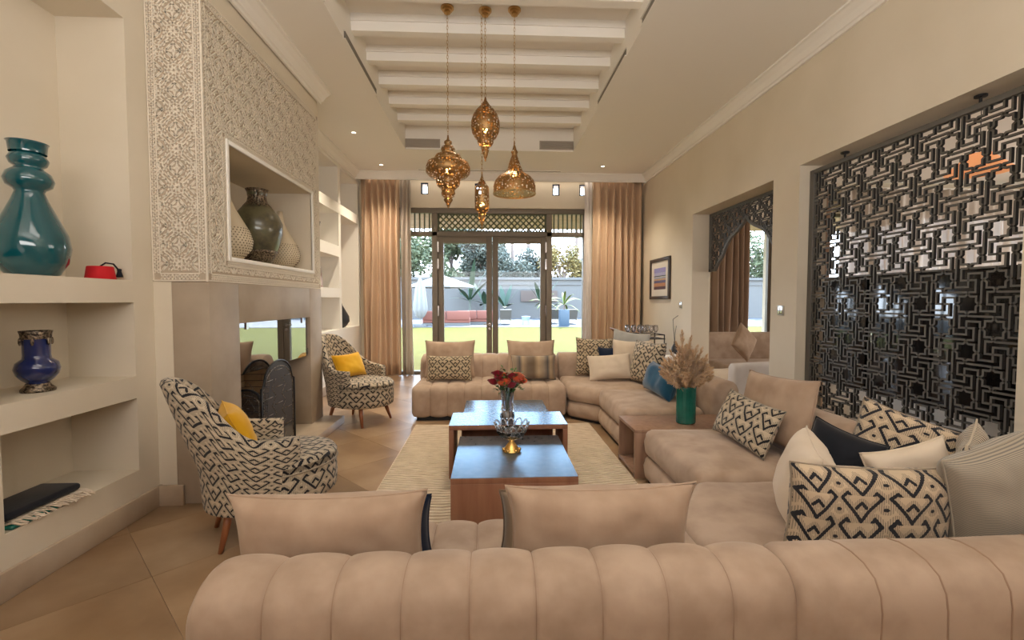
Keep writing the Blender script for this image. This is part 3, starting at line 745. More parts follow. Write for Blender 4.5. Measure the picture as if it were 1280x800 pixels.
# ------------------------------------------------------------------ sofas
def rprof(pts, r, n=6):
    """round the corners of a closed 2-D polygon; r may be per-corner"""
    out = []; k = len(pts)
    for i in range(k):
        p = Vector(pts[i]); a = Vector(pts[i-1]); b = Vector(pts[(i+1) % k]); rr = r[i] if isinstance(r, (list, tuple)) else r
        da, db = (a-p), (b-p); rr = min(rr, da.length*.49, db.length*.49)
        p0, p1 = p+da.normalized()*rr, p+db.normalized()*rr
        for q in range(n+1):
            t = q/n; out.append((1-t)**2*p0 + 2*(1-t)*t*p + t*t*p1)
    return out
def resample(pl, n):
    P = pl+[pl[0]]; Ls = [0]
    for a, b in zip(P, P[1:]): Ls.append(Ls[-1]+(b-a).length)
    out = []; i = 0
    for k in range(n):
        s = Ls[-1]*k/n
        while Ls[i+1] < s: i += 1
        t = (s-Ls[i])/max(1e-9, Ls[i+1]-Ls[i]); out.append(P[i].lerp(P[i+1], t))
    return out
def channel(prof, x0, x1, n, depth, parent, name, mat=SOFA, fl_=None, seg=60, per=14):
    """body of closed (y,z) profile swept along x with n stuffed channels"""
    P = resample(prof, seg); ctr = sum(P, Vector((0, 0)))/len(P); Nn = []
    for i in range(seg):
        t = (P[(i+1) % seg]-P[i-1]).normalized(); nrm = Vector((t.y, -t.x))
        if nrm.dot(P[i]-ctr) < 0: nrm = -nrm
        Nn.append(nrm)
    xs = []
    tot = n*per
    for i in range(tot+1):
        k_ = i//per; a_ = (i % per)/per; fr_ = a_ + .11*math.sin(-2*PI*a_)*1.0; f = k_+fr_; bulge = max(0, abs(math.sin(PI*fr_)))**.42
        xs.append((x0+(x1-x0)*f/n, bulge))
    mb = MB()
    def pt(i, j):
        x, bu = xs[i]; j %= seg; fz = 1.0
        p = P[j]; k = (bu-1)*depth
        q = p + Nn[j]*k
        e = noise.noise(Vector((x*7, q.x*7, q.y*7)))*.003
        return (x, q.x+Nn[j].x*e, q.y+Nn[j].y*e)
    mb.grid(pt, tot+1, seg, wv=True)
    # end caps: pull to centre in two rings for a soft end
    for end in (0, tot):
        sgn = -1 if end == 0 else 1; base = [Vector(pt(end, j)) for j in range(seg)]; c = sum(base, Vector())/seg
        rings = [base, [b.lerp(c, .12)+Vector((sgn*.018, 0, 0)) for b in base], [b.lerp(c, .5)+Vector((sgn*.03, 0, 0)) for b in base], [b.lerp(c, .97)+Vector((sgn*.032, 0, 0)) for b in base]]
        mb.grid(lambda i, j: rings[i][j % seg], 4, seg, wv=True)
    for k in range(1, n):
        i = k*per; MB().tube([pt(i, j) for j in range(seg)], .0022, 4, closed=True).build('seam', SOFA_SEAM, parent, smooth=True)
    return mb.build(name, mat, parent, smooth=True)
SH = .37
def straight_sofa(name, lab, cx, yf, sgn, nch=9, halfw=.83, dp=.70, bw=.30, bh=.645):
    """yf = front edge y; sgn=+1 seat runs to +y from the front"""
    t = thing(name, lab, 'sofa', (cx, yf, 0), 0 if sgn > 0 else PI)
    seat = rprof([(0, .035), (0, SH+.01), (dp, SH), (dp, .035)], [.03, .10, .02, .02])
    channel(seat, -halfw, halfw, nch, .022, t, 'seat')
    back = rprof([(dp-.02, .05), (dp-.025, bh-.01), (dp+bw-.01, bh), (dp+bw, .05)], [.02, .13, .15, .03])
    channel(back, -halfw, halfw, nch, .015, t, 'backrest')
    MB().box(-halfw+.04, halfw-.04, .04, dp+bw-.05, 0, .04).build('plinth', BLACKM, t)
    return t
straight_sofa('channel_sofa', 'far channel-tufted beige velvet sofa section with its back to the garden door', -.01, 4.90, 1)
straight_sofa('channel_sofa', 'near channel-tufted beige velvet sofa section seen from behind', .03, 1.955, -1, halfw=.765, dp=.64, bw=.225, bh=.608)

def soft_slab(poly, z0, z1, r, parent, name, mat=SOFA, crown=.02, res=26, puff=.012):
    """upholstered slab over a convex polygon: rounded vertical and top edges, gently crowned"""
    pl = rprof([Vector(p) for p in poly], r, 5); pl = resample(pl, 96); c = sum(pl, Vector((0, 0)))/len(pl); n = len(pl)
    rr = min(.055, (z1-z0)*.45); rings = []
    def ring(f_in, z): return [((p+(c-p).normalized()*f_in), z) for p in pl]
    rings.append([(p.lerp(c, 1.0), z0) for p in pl]); rings.append(ring(.02, z0)); rings.append(ring(0, z0+.015)); rings.append([(p-(c-p).normalized()*puff, (z0+z1)/2) for p in pl])
    for q in range(5):
        a = q/4*PI/2; rings.append(ring(rr*(1-math.cos(a)), z1-rr+rr*math.sin(a)))
    for f in (.15, .3, .5, .7, .85, .96, 1.0):
        rings.append([((p+(c-p).normalized()*rr).lerp(c, f), z1+crown*(1-(1-f)**2)) for p in pl])
    mb = MB()
    def pt(i, j):
        p, z = rings[i][j % n]; e = noise.noise(Vector((p.x*5, p.y*5, z*5)))*.006*(1 if i > 3 else .4)
        return (p.x, p.y, z+e)
    mb.grid(pt, len(rings), n, wv=True)
    return mb.build(name, mat, parent, smooth=True)
def soft_back(path, w_, z0, z1, parent, name, mat=SOFA, seg=36, r=.12, seams=()):
    """backrest with rolled top following a ground path (centre line)"""
    prof = resample(rprof([Vector((-w_/2, z0)), Vector((-w_/2, z1)), Vector((w_/2, z1)), Vector((w_/2, z0))], [.02, r, r, .02]), seg)
    P = [Vector((*p, 0)) for p in path]; fine = []
    for a, b in zip(P, P[1:]):
        for q in range(10): fine.append(a.lerp(b, q/10))
    fine.append(P[-1])
    for _ in range(6): fine = [fine[0]] + [(fine[i-1]+fine[i]*2+fine[i+1])/4 for i in range(1, len(fine)-1)] + [fine[-1]]
    m = len(fine); mb = MB()
    def fr2(i):
        t = (fine[min(i+1, m-1)]-fine[max(i-1, 0)]).normalized(); return Vector((t.y, -t.x, 0))
    ii = [0, 0, 0] + list(range(m)) + [m-1]*3; sc = [.05, .6, .92] + [1]*m + [.92, .6, .05]; ex = [-.03, -.028, -.018] + [0]*m + [.018, .028, .03]
    cz = (z0+z1)/2
    def pt(i, j):
        k = ii[i]; u, v = prof[j % seg]; t = (fine[min(k+1, m-1)]-fine[max(k-1, 0)]).normalized(); nn = fr2(k)
        q = fine[k]+nn*u*sc[i]+t*ex[i]; z = cz+(v-cz)*sc[i]; e = noise.noise(Vector((q.x*5, q.y*5, z*5)))*.006
        return (q.x+nn.x*e, q.y+nn.y*e, z)
    for k in seams: MB().tube([pt(k, j) for j in range(seg)], .0028, 4, closed=True).build('seam', SOFA_SEAM, parent, smooth=True)
    mb.grid(pt, len(ii), seg, wv=True)
    return mb.build(name, mat, parent, smooth=True)
def plinth(poly, parent):
    c = (sum(p[0] for p in poly)/len(poly), sum(p[1] for p in poly)/len(poly))
    MB().prism([(c[0]+(x-c[0])*.93, c[1]+(y-c[1])*.93) for x, y in poly], 0, .04).build('plinth', BLACKM, parent)
# far corner piece
t = thing('corner_sofa', 'far corner piece of the beige velvet sofa heaped with cushions', 'sofa', (0, 0, 0))
pb = [(.855, 4.93), (1.14, 4.66), (1.80, 4.66), (1.80, 5.60), (.855, 5.60)]
soft_slab(pb, .03, .20, .02, t, 'base', crown=0); soft_slab(pb, .205, SH, .03, t, 'seat'); plinth(pb, t)
soft_back([(.87, 5.75), (1.60, 5.75), (1.97, 5.62), (1.97, 4.66)], .28, .05, .645, t, 'backrest')
# right far seat
t = thing('sofa_section', 'beige velvet seat section with petrol cushion beside the side table', 'sofa', (0, 0, 0))
pc_ = [(1.12, 3.69), (1.12, 4.64), (1.80, 4.64), (1.80, 3.69)]
soft_slab(pc_, .03, .20, .03, t, 'base', crown=0); soft_slab(pc_, .205, SH+.02, .05, t, 'seat', crown=.025); plinth(pc_, t)
soft_back([(1.975, 4.64), (1.975, 3.72)], .24, .05, .63, t, 'backrest')
# right near seat
t = thing('sofa_section', 'beige velvet seat section between the side table and the near corner', 'sofa', (0, 0, 0))
pd_ = [(1.10, 2.31), (1.10, 3.19), (1.83, 3.19), (1.83, 2.31)]
soft_slab(pd_, .03, .20, .03, t, 'base', crown=0); soft_slab(pd_, .205, SH+.015, .05, t, 'seat', crown=.025); plinth(pd_, t)
soft_back([(1.97, 3.17), (1.97, 2.33)], .26, .05, .64, t, 'backrest')
# near corner
t = thing('corner_sofa', 'near corner piece of the beige velvet sofa below the fretwork screen', 'sofa', (0, 0, 0))
pe_ = [(.81, 1.30), (1.83, 1.30), (1.83, 2.29), (1.06, 2.29), (.81, 1.94)]
soft_slab(pe_, .03, .20, .02, t, 'base', crown=0); soft_slab(pe_, .205, SH-.002, .03, t, 'seat'); plinth(pe_, t)
soft_back([(.815, 1.195), (1.70, 1.195), (1.99, 1.30), (1.99, 2.29)], .235, .05, .61, t, 'backrest', r=.11, seams=(5, 7, 9, 12))

# side table
t = thing('side_table', 'wooden open-sided box table between the seat sections, with green vase', 'side table', (1.45, 3.44, 0))
for nm, bx in (('tabletop', (-.4, .4, -.21, .21, .335, .36)), ('bottom_shelf', (-.4, .4, -.205, .205, .02, .045))): MB().box(*bx).build(nm, TABLEW, t, bevel=.002)
MB().box(-.4, .4, -.21, -.185, 0, .335).build('side_panel', TABLEW, t, bevel=.002); MB().box(-.4, .4, .185, .21, 0, .335).build('side_panel', TABLEW, t, bevel=.002)

# ------------------------------------------------------------------ cushions
CUSHN = {}
def cushion_mesh(w_, h_, th, seed, pinch=.10):
    mb = MB(); n = 28
    def pt(i, j, s):
        u = -1+2*i/n; v = -1+2*j/n
        uu = math.copysign(abs(u)**.9, u); vv = math.copysign(abs(v)**.9, v)
        x = uu*w_/2*(1-pinch*(1-v*v)*0.55*abs(u)**3); z = vv*h_/2*(1-pinch*(1-u*u)*0.8*abs(v)**3)
        f = max(0, (1-abs(u)**3.2)*(1-abs(v)**3.2))**.55
        wr_ = noise.noise(Vector((x*6+seed*3.1, z*6, seed)))*.018 + noise.noise(Vector((x*16+seed, z*16, s*3)))*.006
        ray = math.sin(math.atan2(v, u)*6+seed)*.004*abs(u*v)**.5
        return (x, s*(th/2*f + (wr_+ray)*f), z)
    for s in (-1, 1):
        mb.grid(lambda i, j: pt(i, j, s), n+1, n+1, lambda i, j: ((-1+2*i/n)*w_/2, (-1+2*j/n)*h_/2))
    edge = [pt(i, 0, 1) for i in range(n)] + [pt(n, j, 1) for j in range(n)] + [pt(n-i, n, 1) for i in range(n)] + [pt(0, n-j, 1) for j in range(n)]
    return mb, edge
def cushion(lab, mat, c, w_, h_, th, yaw=0, lean=0, roll=0, seat=SH+.012, pipe=None, pinch=.12, group=None, z=None, drop=True):
    """c=(x,y) of centre; face looks to local -y; lean tips the top back (+y local)"""
    mb, edge = cushion_mesh(w_, h_, th*1.22, len(CUSHN)+1, pinch)
    R = Matrix.Rotation(math.radians(yaw), 4, 'Z') @ Matrix.Rotation(-math.radians(lean), 4, 'X') @ Matrix.Rotation(math.radians(roll), 4, 'Y')
    zmin = min((R @ Vector(v)).z for v in mb.v)
    o = mb.build('cushion', mat, None, smooth=True)
    zz = seat-zmin if z is None else z
    o.matrix_world = Matrix.Translation((c[0], c[1], zz)) @ R
    tag(o, lab, 'cushion', group)
    p = MB().tube(edge, .0035, 5, closed=True).build('piping', pipe or mat, o, smooth=True)
    CUSHN[lab] = o
    return o
# far sofa
G = 'cushions on the sofas'
cushion('plain beige cushion behind the small patterned one on the far sofa', BEIGE, (-.485, 5.47), .60, .45, .15, 0, 12, group=G)
cushion('small dark-patterned lumbar cushion on the left of the far sofa', KEYS, (-.475, 5.27), .52, .29, .11, 0, 12, group=G)
cushion('plain beige cushion behind the brown striped one on the far sofa', BEIGE, (.49, 5.47), .58, .45, .15, 0, 12, group=G)
cushion('brown striped velvet lumbar cushion on the far sofa', STRIPE, (.50, 5.27), .52, .29, .11, 0, 12, group=G)
# far corner
cushion('square key-patterned cushion at the left of the far corner', KEYS, (1.27, 5.50), .46, .46, .12, 2, 8, 2, group=G)
cushion('small navy velvet cushion between beige ones in the far corner', NAVY, (1.47, 5.42), .34, .36, .08, -4, 5, group=G)
cushion('large sand cushion upright behind the navy one', CREAM, (1.66, 5.27), .46, .46, .12, -28, 8, group=G)
cushion('plain cream lumbar cushion lying in front in the far corner', CREAM, (1.37, 5.14), .50, .30, .12, -8, 22, -5, group=G)
cushion('grey-blue cushion at the very back of the far corner', GREYC, (1.70, 5.50), .44, .52, .10, -20, 4, 8, group=G)
cushion('black and white key-patterned cushion beside the petrol one', KEY, (1.73, 4.93), .48, .48, .14, -68, 12, group=G)
cushion('petrol blue velvet cushion on the far right seat section', BLUE, (1.60, 4.19), .56, .28, .15, -90+5, 18, 3, seat=SH+.035, group=G)
cushion('pale lilac-white cushion behind the petrol one', LILAC, (1.76, 4.2), .44, .40, .09, -86, 14, seat=SH+.035, group=G)
# right near section
cushion('large plain beige cushion against the back below the screen', BEIGE, (1.76, 2.72), .64, .43, .12, -88, 13, -3, seat=SH+.035, group=G)
cushion('key-patterned lumbar cushion leaning on the large beige one', KEY, (1.58, 2.72), .54, .30, .11, -86, 24, 3, seat=SH+.035, group=G)
# near corner
cushion('cream linen cushion standing on edge at the near corner', CREAM, (1.30, 1.80), .42, .34, .15, -118, 10, 3, group=G)
cushion('black velvet cushion wedged between cream ones in the near corner', BLACKV, (1.53, 1.92), .28, .33, .13, -50, 12, 16, group=G)
cushion('large key-patterned cushion tipped on a corner below the screen', KEYP, (1.765, 1.80), .46, .38, .10, -38, 8, 17, group=G)
cushion('small cream cushion behind the big patterned one', CREAM, (1.64, 1.66), .30, .33, .10, -12, 4, -16, group=G)
cushion('big key-patterned lumbar cushion at the near corner of the sofa', KEYP, (1.315, 1.50), .58, .345, .13, 180-3, 4, -2, group=G)
cushion('ribbed grey-brown woven cushion at the near right end', WOVEN, (1.73, 1.455), .40, .40, .16, 180+8, 2, 14, group=G)
cushion('cushion with black ticked weave behind the grey-brown one', TICK, (1.80, 1.60), .38, .42, .08, 180+38, 0, 4, group=G)
# near sofa (seen from behind)
cushion('wide plain beige cushion standing at the left of the near sofa', BEIGE, (-.505, 1.445), .61, .325, .14, 180+1, 8, pinch=.17, group=G)
cushion('wide plain beige cushion standing at the right of the near sofa', BEIGE, (.355, 1.445), .62, .335, .14, 180, 8, pinch=.17, group=G)
cushion('dark navy cushion peeking out behind the left beige one', NAVY, (-.44, 1.58), .47, .25, .08, 180, 8, group=G)
cushion('taupe cushion peeking out behind the right beige one', STRIPE, (.29, 1.58), .52, .26, .08, 180, 8, group=G)

# ------------------------------------------------------------------ armchairs
def armchair(lab, loc, rz):
    """faces local +x. shell wraps the back; seat is a round-fronted drum"""
    t = thing('armchair', lab, 'armchair', loc, rz)
    A0 = math.radians(118); K = 44; a_, b_ = .33, .325      # half depth, half width
    def hgt(th):
        q = abs(th)/A0
        s = 1/(1+math.exp((q-.46)*13)); return .56 + .345*s - .02*max(0, q-.6)
    def shell_pt(th, f, off):
        """th=0 at back (-x); f 0..1 height; off: 0 outer .. 1 inner"""
        z0, z1 = .20, hgt(th); z = z0+(z1-z0)*f; r = 1 - .10*(1-f)**2
        lean = .15*max(0, (z-.42))/.5 * max(0, math.cos(th))**1.0
        k = 1 - off*(.055+.02*(1-f))/a_
        narrow = 1 - .28*max(0, (z-.55)/.4)
        x = -math.cos(th)*a_*r*k - lean; y = math.sin(th)*b_*r*k*(narrow if abs(th) < 1.35 else 1)
        return Vector((x-.0, y, z))
    nh = 12; rows = []
    for i in range(K+1):
        th = -A0+2*A0*i/K; col = []
        for j in range(nh+1): col.append(shell_pt(th, j/nh, 0))
        o_, i_ = shell_pt(th, 1, 0), shell_pt(th, 1, 1); mid = (o_+i_)/2
        for q in (1, 2, 3):
            a = q/4*PI; col.append(mid+(o_-mid)*math.cos(a)+Vector((0, 0, .028*math.sin(a))))
        for j in range(nh+1): col.append(shell_pt(th, 1-j/nh, 1))
        rows.append(col)
    m = len(rows[0])
    arc = [0]
    for i in range(K): arc.append(arc[-1]+(rows[i+1][6]-rows[i][6]).length)
    hh = [0]
    for j in range(m-1): hh.append(hh[-1]+(rows[K//2][j+1]-rows[K//2][j]).length)
    mb = MB(); mb.grid(lambda i, j: rows[i][j], K+1, m, lambda i, j: (arc[min(i, K)], hh[min(j, m-1)]))
    # arm fronts
    for i, sg in ((0, -1), (K, 1)):
        c = [rows[i][j] for j in range(m)]; n = m//2+1
        fw = Vector((.02, 0, 0))
        mb.grid(lambda p_, q: (c[q]*(1-p_/4)+c[m-1-q]*(p_/4) + fw*math.sin(PI*p_/4)), 5, n, lambda p_, q: (p_*.02+arc[min(i, K)], hh[min(q, n)]))
    mb.build('shell', KEY, t, smooth=True)
    # inner back cushion padding is the shell's inner face; seat drum
    prof = [(0, .40), (.7, .40)]
    seg = 56
    def sr(a):   # seat outline radius: round front, tighter rear
        c, s = math.cos(a), math.sin(a); rx = .40 if c > 0 else .27; ry = .315 if c > 0 else .265
        return (c*rx*(abs(c)**.0), s*ry)
    rings = [(.02, .20, 1), (.93, .195, 1), (1.0, .215, 1), (1.02, .30, 1), (1.0, .385, 1), (1.015, .40, 1), (1.015, .425, 1), (.97, .448, 1), (.85, .458, 1), (.5, .468, 1), (.02, .47, 1)]
    mb = MB(); mb.grid(lambda i, j: (sr(2*PI*i/seg)[0]*rings[j][0]+.04*0+.02, sr(2*PI*i/seg)[1]*rings[j][0], rings[j][1]), seg, 7, lambda i, j: (i/seg*2.05, rings[min(j, 10)][1]), wu=True)
    mb.build('seat_frame', KEY, t, smooth=True)
    mb = MB(); mb.grid(lambda i, j: (sr(2*PI*i/seg)[0]*rings[j+5][0]+.02, sr(2*PI*i/seg)[1]*rings[j+5][0], rings[j+5][1]+.001), seg, 6,
                       lambda i, j: (sr(2*PI*i/seg)[0]*rings[min(j+5, 10)][0]*.9, sr(2*PI*i/seg)[1]*rings[min(j+5, 10)][0]), wu=True)
    mb.build('seat_cushion', KEY, t, smooth=True)
    edge = [(*[v*1.02 for v in sr(2*PI*i/seg)], .388) for i in range(seg)]
    MB().tube([(x+.02, y, z) for x, y, z in edge], .005, 5, closed=True).build('piping', KEY, t, smooth=True)
    for sx, sy in ((1, 1), (1, -1), (-1, 1), (-1, -1)):
        x = .24 if sx > 0 else -.20; y = .20 if sx > 0 else .16
        MB().tube([(x*.9, sy*y*.9, .21), (x*1.0, sy*y, .12), (x*1.15, sy*y*1.12, 0.0)], [.024, .02, .013], 8).build('leg', LEGW, t, smooth=True)
    return t
near = armchair('near armchair in black and cream key pattern, beside the lower wall niches', (-1.30, 2.62, 0), math.radians(33))
near.scale = (.95, .95, .97)
far_ = armchair('far armchair in black and cream key pattern, beside the left curtain', (-1.45, 4.98, 0), math.radians(-27))
def chair_cushion(lab, loc, rz):
    cx = loc[0]-.10*math.cos(rz); cy = loc[1]-.10*math.sin(rz)
    cushion(lab, YELLOW, (cx, cy), .40, .27, .11, math.degrees(rz)+90, 25, 0, seat=.475, group='mustard cushions on the armchairs')
chair_cushion('mustard velvet cushion on the near armchair', (-1.32, 2.62), math.radians(33))
chair_cushion('mustard velvet cushion on the far armchair', (-1.45, 4.98), math.radians(-27))

# ------------------------------------------------------------------ curtains
def curtain(lab, x0, x1, y, z0, z1, folds, mat, amp=.055, seed=1, gather=.0):
    t = thing('curtain', lab, 'curtain', ((x0+x1)/2, y, 0)); cx = (x0+x1)/2
    n = folds*14; m = 16; mb = MB(); rr = random.Random(seed); ph = [rr.uniform(.7, 1.3) for _ in range(folds+2)]
    def pt(i, j):
        f = i/n; v = j/(m-1); k = f*folds; a = ph[int(k)]*(1-(k-int(k)))+ph[int(k)+1]*(k-int(k))
        x = x0+(x1-x0)*f + .02*math.sin(k*2.1+v*3+seed) * (1-v)
        yy = amp*a*math.sin(2*PI*k + .5*math.sin(v*2.5+k))*(1-.25*v) + .015*math.sin(k*7+v*4)
        return (x-cx, yy, z0+(z1-z0)*v)
    mb.grid(pt, n+1, m, lambda i, j: (i/n, j/m)); o = mb.build('drape', mat, t, smooth=True)
    s = o.modifiers.new('solid', 'SOLIDIFY'); s.thickness = .004
    h = MB(); h.box(x0-cx, x1-cx, -.012, .012, z1-.005, z1+.02); h.build('curtain_track', WHITE, t)
    return t
curtain('full-height beige curtain at the left of the garden door', -2.20, -1.56, 7.96, .012, 3.42, 6, CURT, .07, 1)
curtain('grey-beige lining curtain just left of the garden door glass', -1.545, -1.36, 8.0, .012, 3.42, 3, SHEER, .045, 2)
curtain('full-height beige curtain at the right of the garden door', 1.80, 2.66, 7.96, .012, 3.42, 7, CURT, .07, 3)
curtain('narrow white voile beside the right beige curtain', 1.66, 1.79, 8.02, .012, 3.42, 2, LILAC, .03, 4)
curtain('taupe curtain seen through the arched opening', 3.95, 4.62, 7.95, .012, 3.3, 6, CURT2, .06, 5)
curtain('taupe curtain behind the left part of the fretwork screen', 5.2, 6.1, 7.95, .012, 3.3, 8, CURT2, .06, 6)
curtain('pale curtain behind the right part of the fretwork screen', 6.25, 10.3, 7.9, .012, 3.3, 24, VOILE, .05, 7)

# ------------------------------------------------------------------ pendant lamps
def pendant(lab, x, y, ztop, zbot, prof, canz=CT, bulbz=.5, e=5, plate=False):
    """prof: (radius, fraction 0 top..1 bottom)"""
    t = thing('pendant_lamp', lab, 'pendant lamp', (x, y, canz), 0)
    MB().lathe([(0, 0), (.055, 0), (.055, -.012), (.042, -.015), (.042, -.03), (.028, -.034), (.028, -.05), (.012, -.056), (0, -.07)], 20).build('canopy', BRASS, t, smooth=False)
    zt = ztop-canz; zb = zbot-canz; n = int((-zt-.06)/.03); ch = MB()
    for k in range(n):
        z = -.06-(k+.5)*(-zt-.06)/n; h_ = .019
        pts = []
        for q in range(6):
            a = 2*PI*q/6; u, v = .007*math.cos(a), h_*math.sin(a); pts.append((u, 0, z+v) if k % 2 else (0, u, z+v))
        ch.tube(pts, .0022, 4, closed=True)
    ch.build('chain', BRASS, t, smooth=True)
    H = zt-zb; P = [(r, zt-f*H) for r, f in prof]
    MB().lathe(P, 40).build('pierced_shade', PIERCED, t, smooth=True)
    rings = [(r*1.04, zt-f*H) for (r0, f0), (r, f), (r1, f1) in zip(prof, prof[1:], prof[2:]) if r < r0 and r < r1 and r > .008] + [(prof[-1][0], zb)]
    for rr_, z_ in rings: MB().tube([(rr_*math.cos(2*PI*q/28), rr_*math.sin(2*PI*q/28), z_) for q in range(28)], .0045, 5, closed=True).build('collar_ring', BRASS, t, smooth=True)
    if plate: MB().lathe([(.0, zb+.004), (prof[-1][0]*.97, zb+.002)], 40).build('bottom_plate', PIERCED, t)
    bz = zt-bulbz*H
    MB().ball((0, 0, bz), .022, 10, 7, (1, 1, 1.3)).build('bulb', BULB, t, smooth=True)
    MB().tube([(0, 0, zt), (0, 0, bz+.03)], .006, 6).build('lamp_stem', BRASS, t)
    l = bpy.data.lights.new('pendant_glow', 'POINT'); l.energy = e; l.color = (1, .62, .28); l.shadow_soft_size = .02
    lo = bpy.data.objects.new('pendant_glow', l); C.objects.link(lo); lo.parent = t; lo.location = (0, 0, bz-.05)
    return t
pendant('pierced brass pendant lantern hanging leftmost, wide stacked-bulb shape', -.36, 3.98, 2.715, 2.105,
        [(r_*1.05, f_) for r_, f_ in [(.006, 0), (.010, .06), (.030, .085), (.034, .11), (.02, .135), (.05, .16), (.058, .20), (.05, .225), (.045, .24), (.10, .28), (.115, .33), (.11, .345), (.165, .38), (.205*.88, .45), (.18, .52), (.155, .57), (.10, .605), (.098, .65), (.09, .70), (.055, .755), (.05, .765), (.058, .81), (.05, .85), (.03, .87), (.038, .90), (.02, .945), (.006, 1)]], bulbz=.48, e=2)
pendant('pierced brass pendant lantern hanging highest, plump egg shape with pointed tip', -.04, 4.0, 3.05, 2.51,
        [(.006, 0), (.012, .05), (.03, .10), (.045, .14), (.06, .17), (.08, .21), (.105, .28), (.122, .38), (.124, .46), (.115, .56), (.09, .64), (.07, .67), (.068, .72), (.055, .76), (.03, .79), (.032, .83), (.018, .92), (.003, 1)], bulbz=.5, e=2)
pendant('slim pierced brass pendant lantern hanging lowest, cylinder shape', -.066, 3.72, 2.335, 1.885,
        [(.004, 0), (.008, .08), (.02, .15), (.038, .22), (.055, .26), (.058, .30), (.058, .62), (.056, .66), (.045, .70), (.032, .72), (.028, .78), (.012, .92), (.002, 1)], bulbz=.6, e=1.5)
pendant('pierced brass pendant lamp hanging rightmost, open bell shape', .21, 3.98, 2.675, 2.225,
        [(.005, 0), (.008, .08), (.02, .17), (.03, .21), (.02, .26), (.035, .34), (.055, .48), (.075, .58), (.09, .615), (.14, .68), (.17, .76), (.183, .86), (.184, 1.0)], bulbz=.62, e=2, plate=True)
# downlights
for k, (x, y, z, lab) in enumerate([(-1.74, 6.0, CEIL, 'small recessed downlight over the built-in shelves'), (-1.72, 7.38, CEIL, 'small recessed downlight above the left curtain'), (1.80, 7.3, CEIL, 'small recessed downlight above the right curtain'), (0, 4.885, CT, 'small recessed downlight between the ceiling beams')]):
    t = thing('downlight', lab, 'downlight', (x, y, z), 0, 'recessed ceiling downlights')
    MB().lathe([(.028, 0), (.045, 0), (.045, -.004), (.028, -.006)], 20).build('trim_ring', WHITE, t); MB().lathe([(0, -.002), (.027, -.002), (.0, -.0021)], 16).build('lens', DOWNL, t)
    l = bpy.data.lights.new('downlight_beam', 'SPOT'); l.energy = 190 if k == 3 else 125; l.color = (1, .86, .66); l.spot_size = 1.9; l.spot_blend = 1; l.shadow_soft_size = .04
    lo = bpy.data.objects.new('downlight_beam', l); C.objects.link(lo); lo.parent = t; lo.location = (0, 0, -.02)

# ------------------------------------------------------------------ ornaments, left niches
def vase(name, lab, cat, loc, prof, mat, seg=36, **k):
    t = thing(name, lab, cat, loc); P = list(prof); r, z = P[-1]
    body = P + [(max(.003, r-.006), z-.004), (max(.002, r-.010), z-.05)]
    b_ = MB().lathe([(0.0001, P[0][1])]+body, seg).build('body', mat, t, smooth=True); return t
vase('vase', 'tall teal gourd vase on the upper niche shelf', 'vase', (-2.25, 2.36, 1.42),
     [(r_*.97, z_*.82) for r_, z_ in [(.075, 0), (.10, .01), (.135, .08), (.15, .17), (.14, .25), (.105, .35), (.07, .45), (.055, .50), (.06, .515), (.085, .535), (.095, .57), (.085, .61), (.06, .635), (.052, .645), (.068, .66), (.078, .69), (.066, .72), (.045, .74), (.05, .755), (.08, .79)]], TEAL)
t = thing('red_cap', 'red felt fez with black tassel on the upper niche shelf', 'hat', (-2.19, 2.675, 1.42)); t.scale = (.82, .82, .82)
MB().lathe([(0, 0), (.082, 0), (.084, .004), (.072, .085), (.068, .089), (0.001, .090)], 28, sx=1, sy=1).build('crown', REDF, t, smooth=True)
MB().tube([(0, 0, .09), (0.02, .02, .115), (.04, .06, .11), (.055, .085, .07)], .006, 6).build('tassel_cord', BLACKV, t, smooth=True)
MB().lathe([(0.001, 0), (.014, -.004), (.012, -.02), (.022, -.06), (.0, -.062)], 12).build('tassel', BLACKV, t, loc=(.057, .088, .08), smooth=True)
t = vase('vase', 'cobalt blue vase with pewter collar on the middle niche shelf', 'vase', (-2.25, 2.36, .85),
     [(.035, .0), (.06, .005), (.062, .015), (.045, .03), (.04, .045), (.06, .06), (.078, .085), (.086, .115), (.078, .145), (.054, .165), (.052, .18), (.053, .27), (.058, .30)], COBALT)
MB().lathe([(.0, -.001), (.064, .001), (.066, .012), (.05, .03), (.045, .042)], 30).build('foot_band', PEWTER, t, smooth=True)
MB().lathe([(.056, .262), (.058, .285), (.062, .302), (.055, .303)], 30).build('rim_band', PEWTER, t, smooth=True)
for k in range(6):
    a = k*PI/3; MB().ball((.058*math.cos(a), .058*math.sin(a), .25), .014, 8, 6, (.5, .5, 1.4)).build('pendant_motif', PEWTER, t, smooth=True)
t = thing('folded_cloth', 'black folded cloth on the woven runner in the lowest niche', 'cloth', (-2.23, 2.25, .322))
MB().box(-.10, .10, -.19, .19, 0, .035).build('cloth_fold', BLACKV, t, bevel=.016, seg=4)
t = thing('woven_runner', 'green woven runner with cream fringe in the lowest niche', 'textile', (-2.21, 2.27, .285))
MB().box(-.13, .10, -.20, .17, 0, .02).build('runner_body', GREENV, t, bevel=.008)
mb = MB(); rr = random.Random(3)
for k in range(150):
    y = -.20+.39*rr.random(); x = .02+.09*rr.random(); mb.tube([(x-.03, y, .022+rr.random()*.01), (x, y+.01*rr.random(), .03), (x+.035, y+.03*rr.random(), .008+.01*rr.random())], .003, 4)
stuff(mb.build('fringe', CREAM, t))

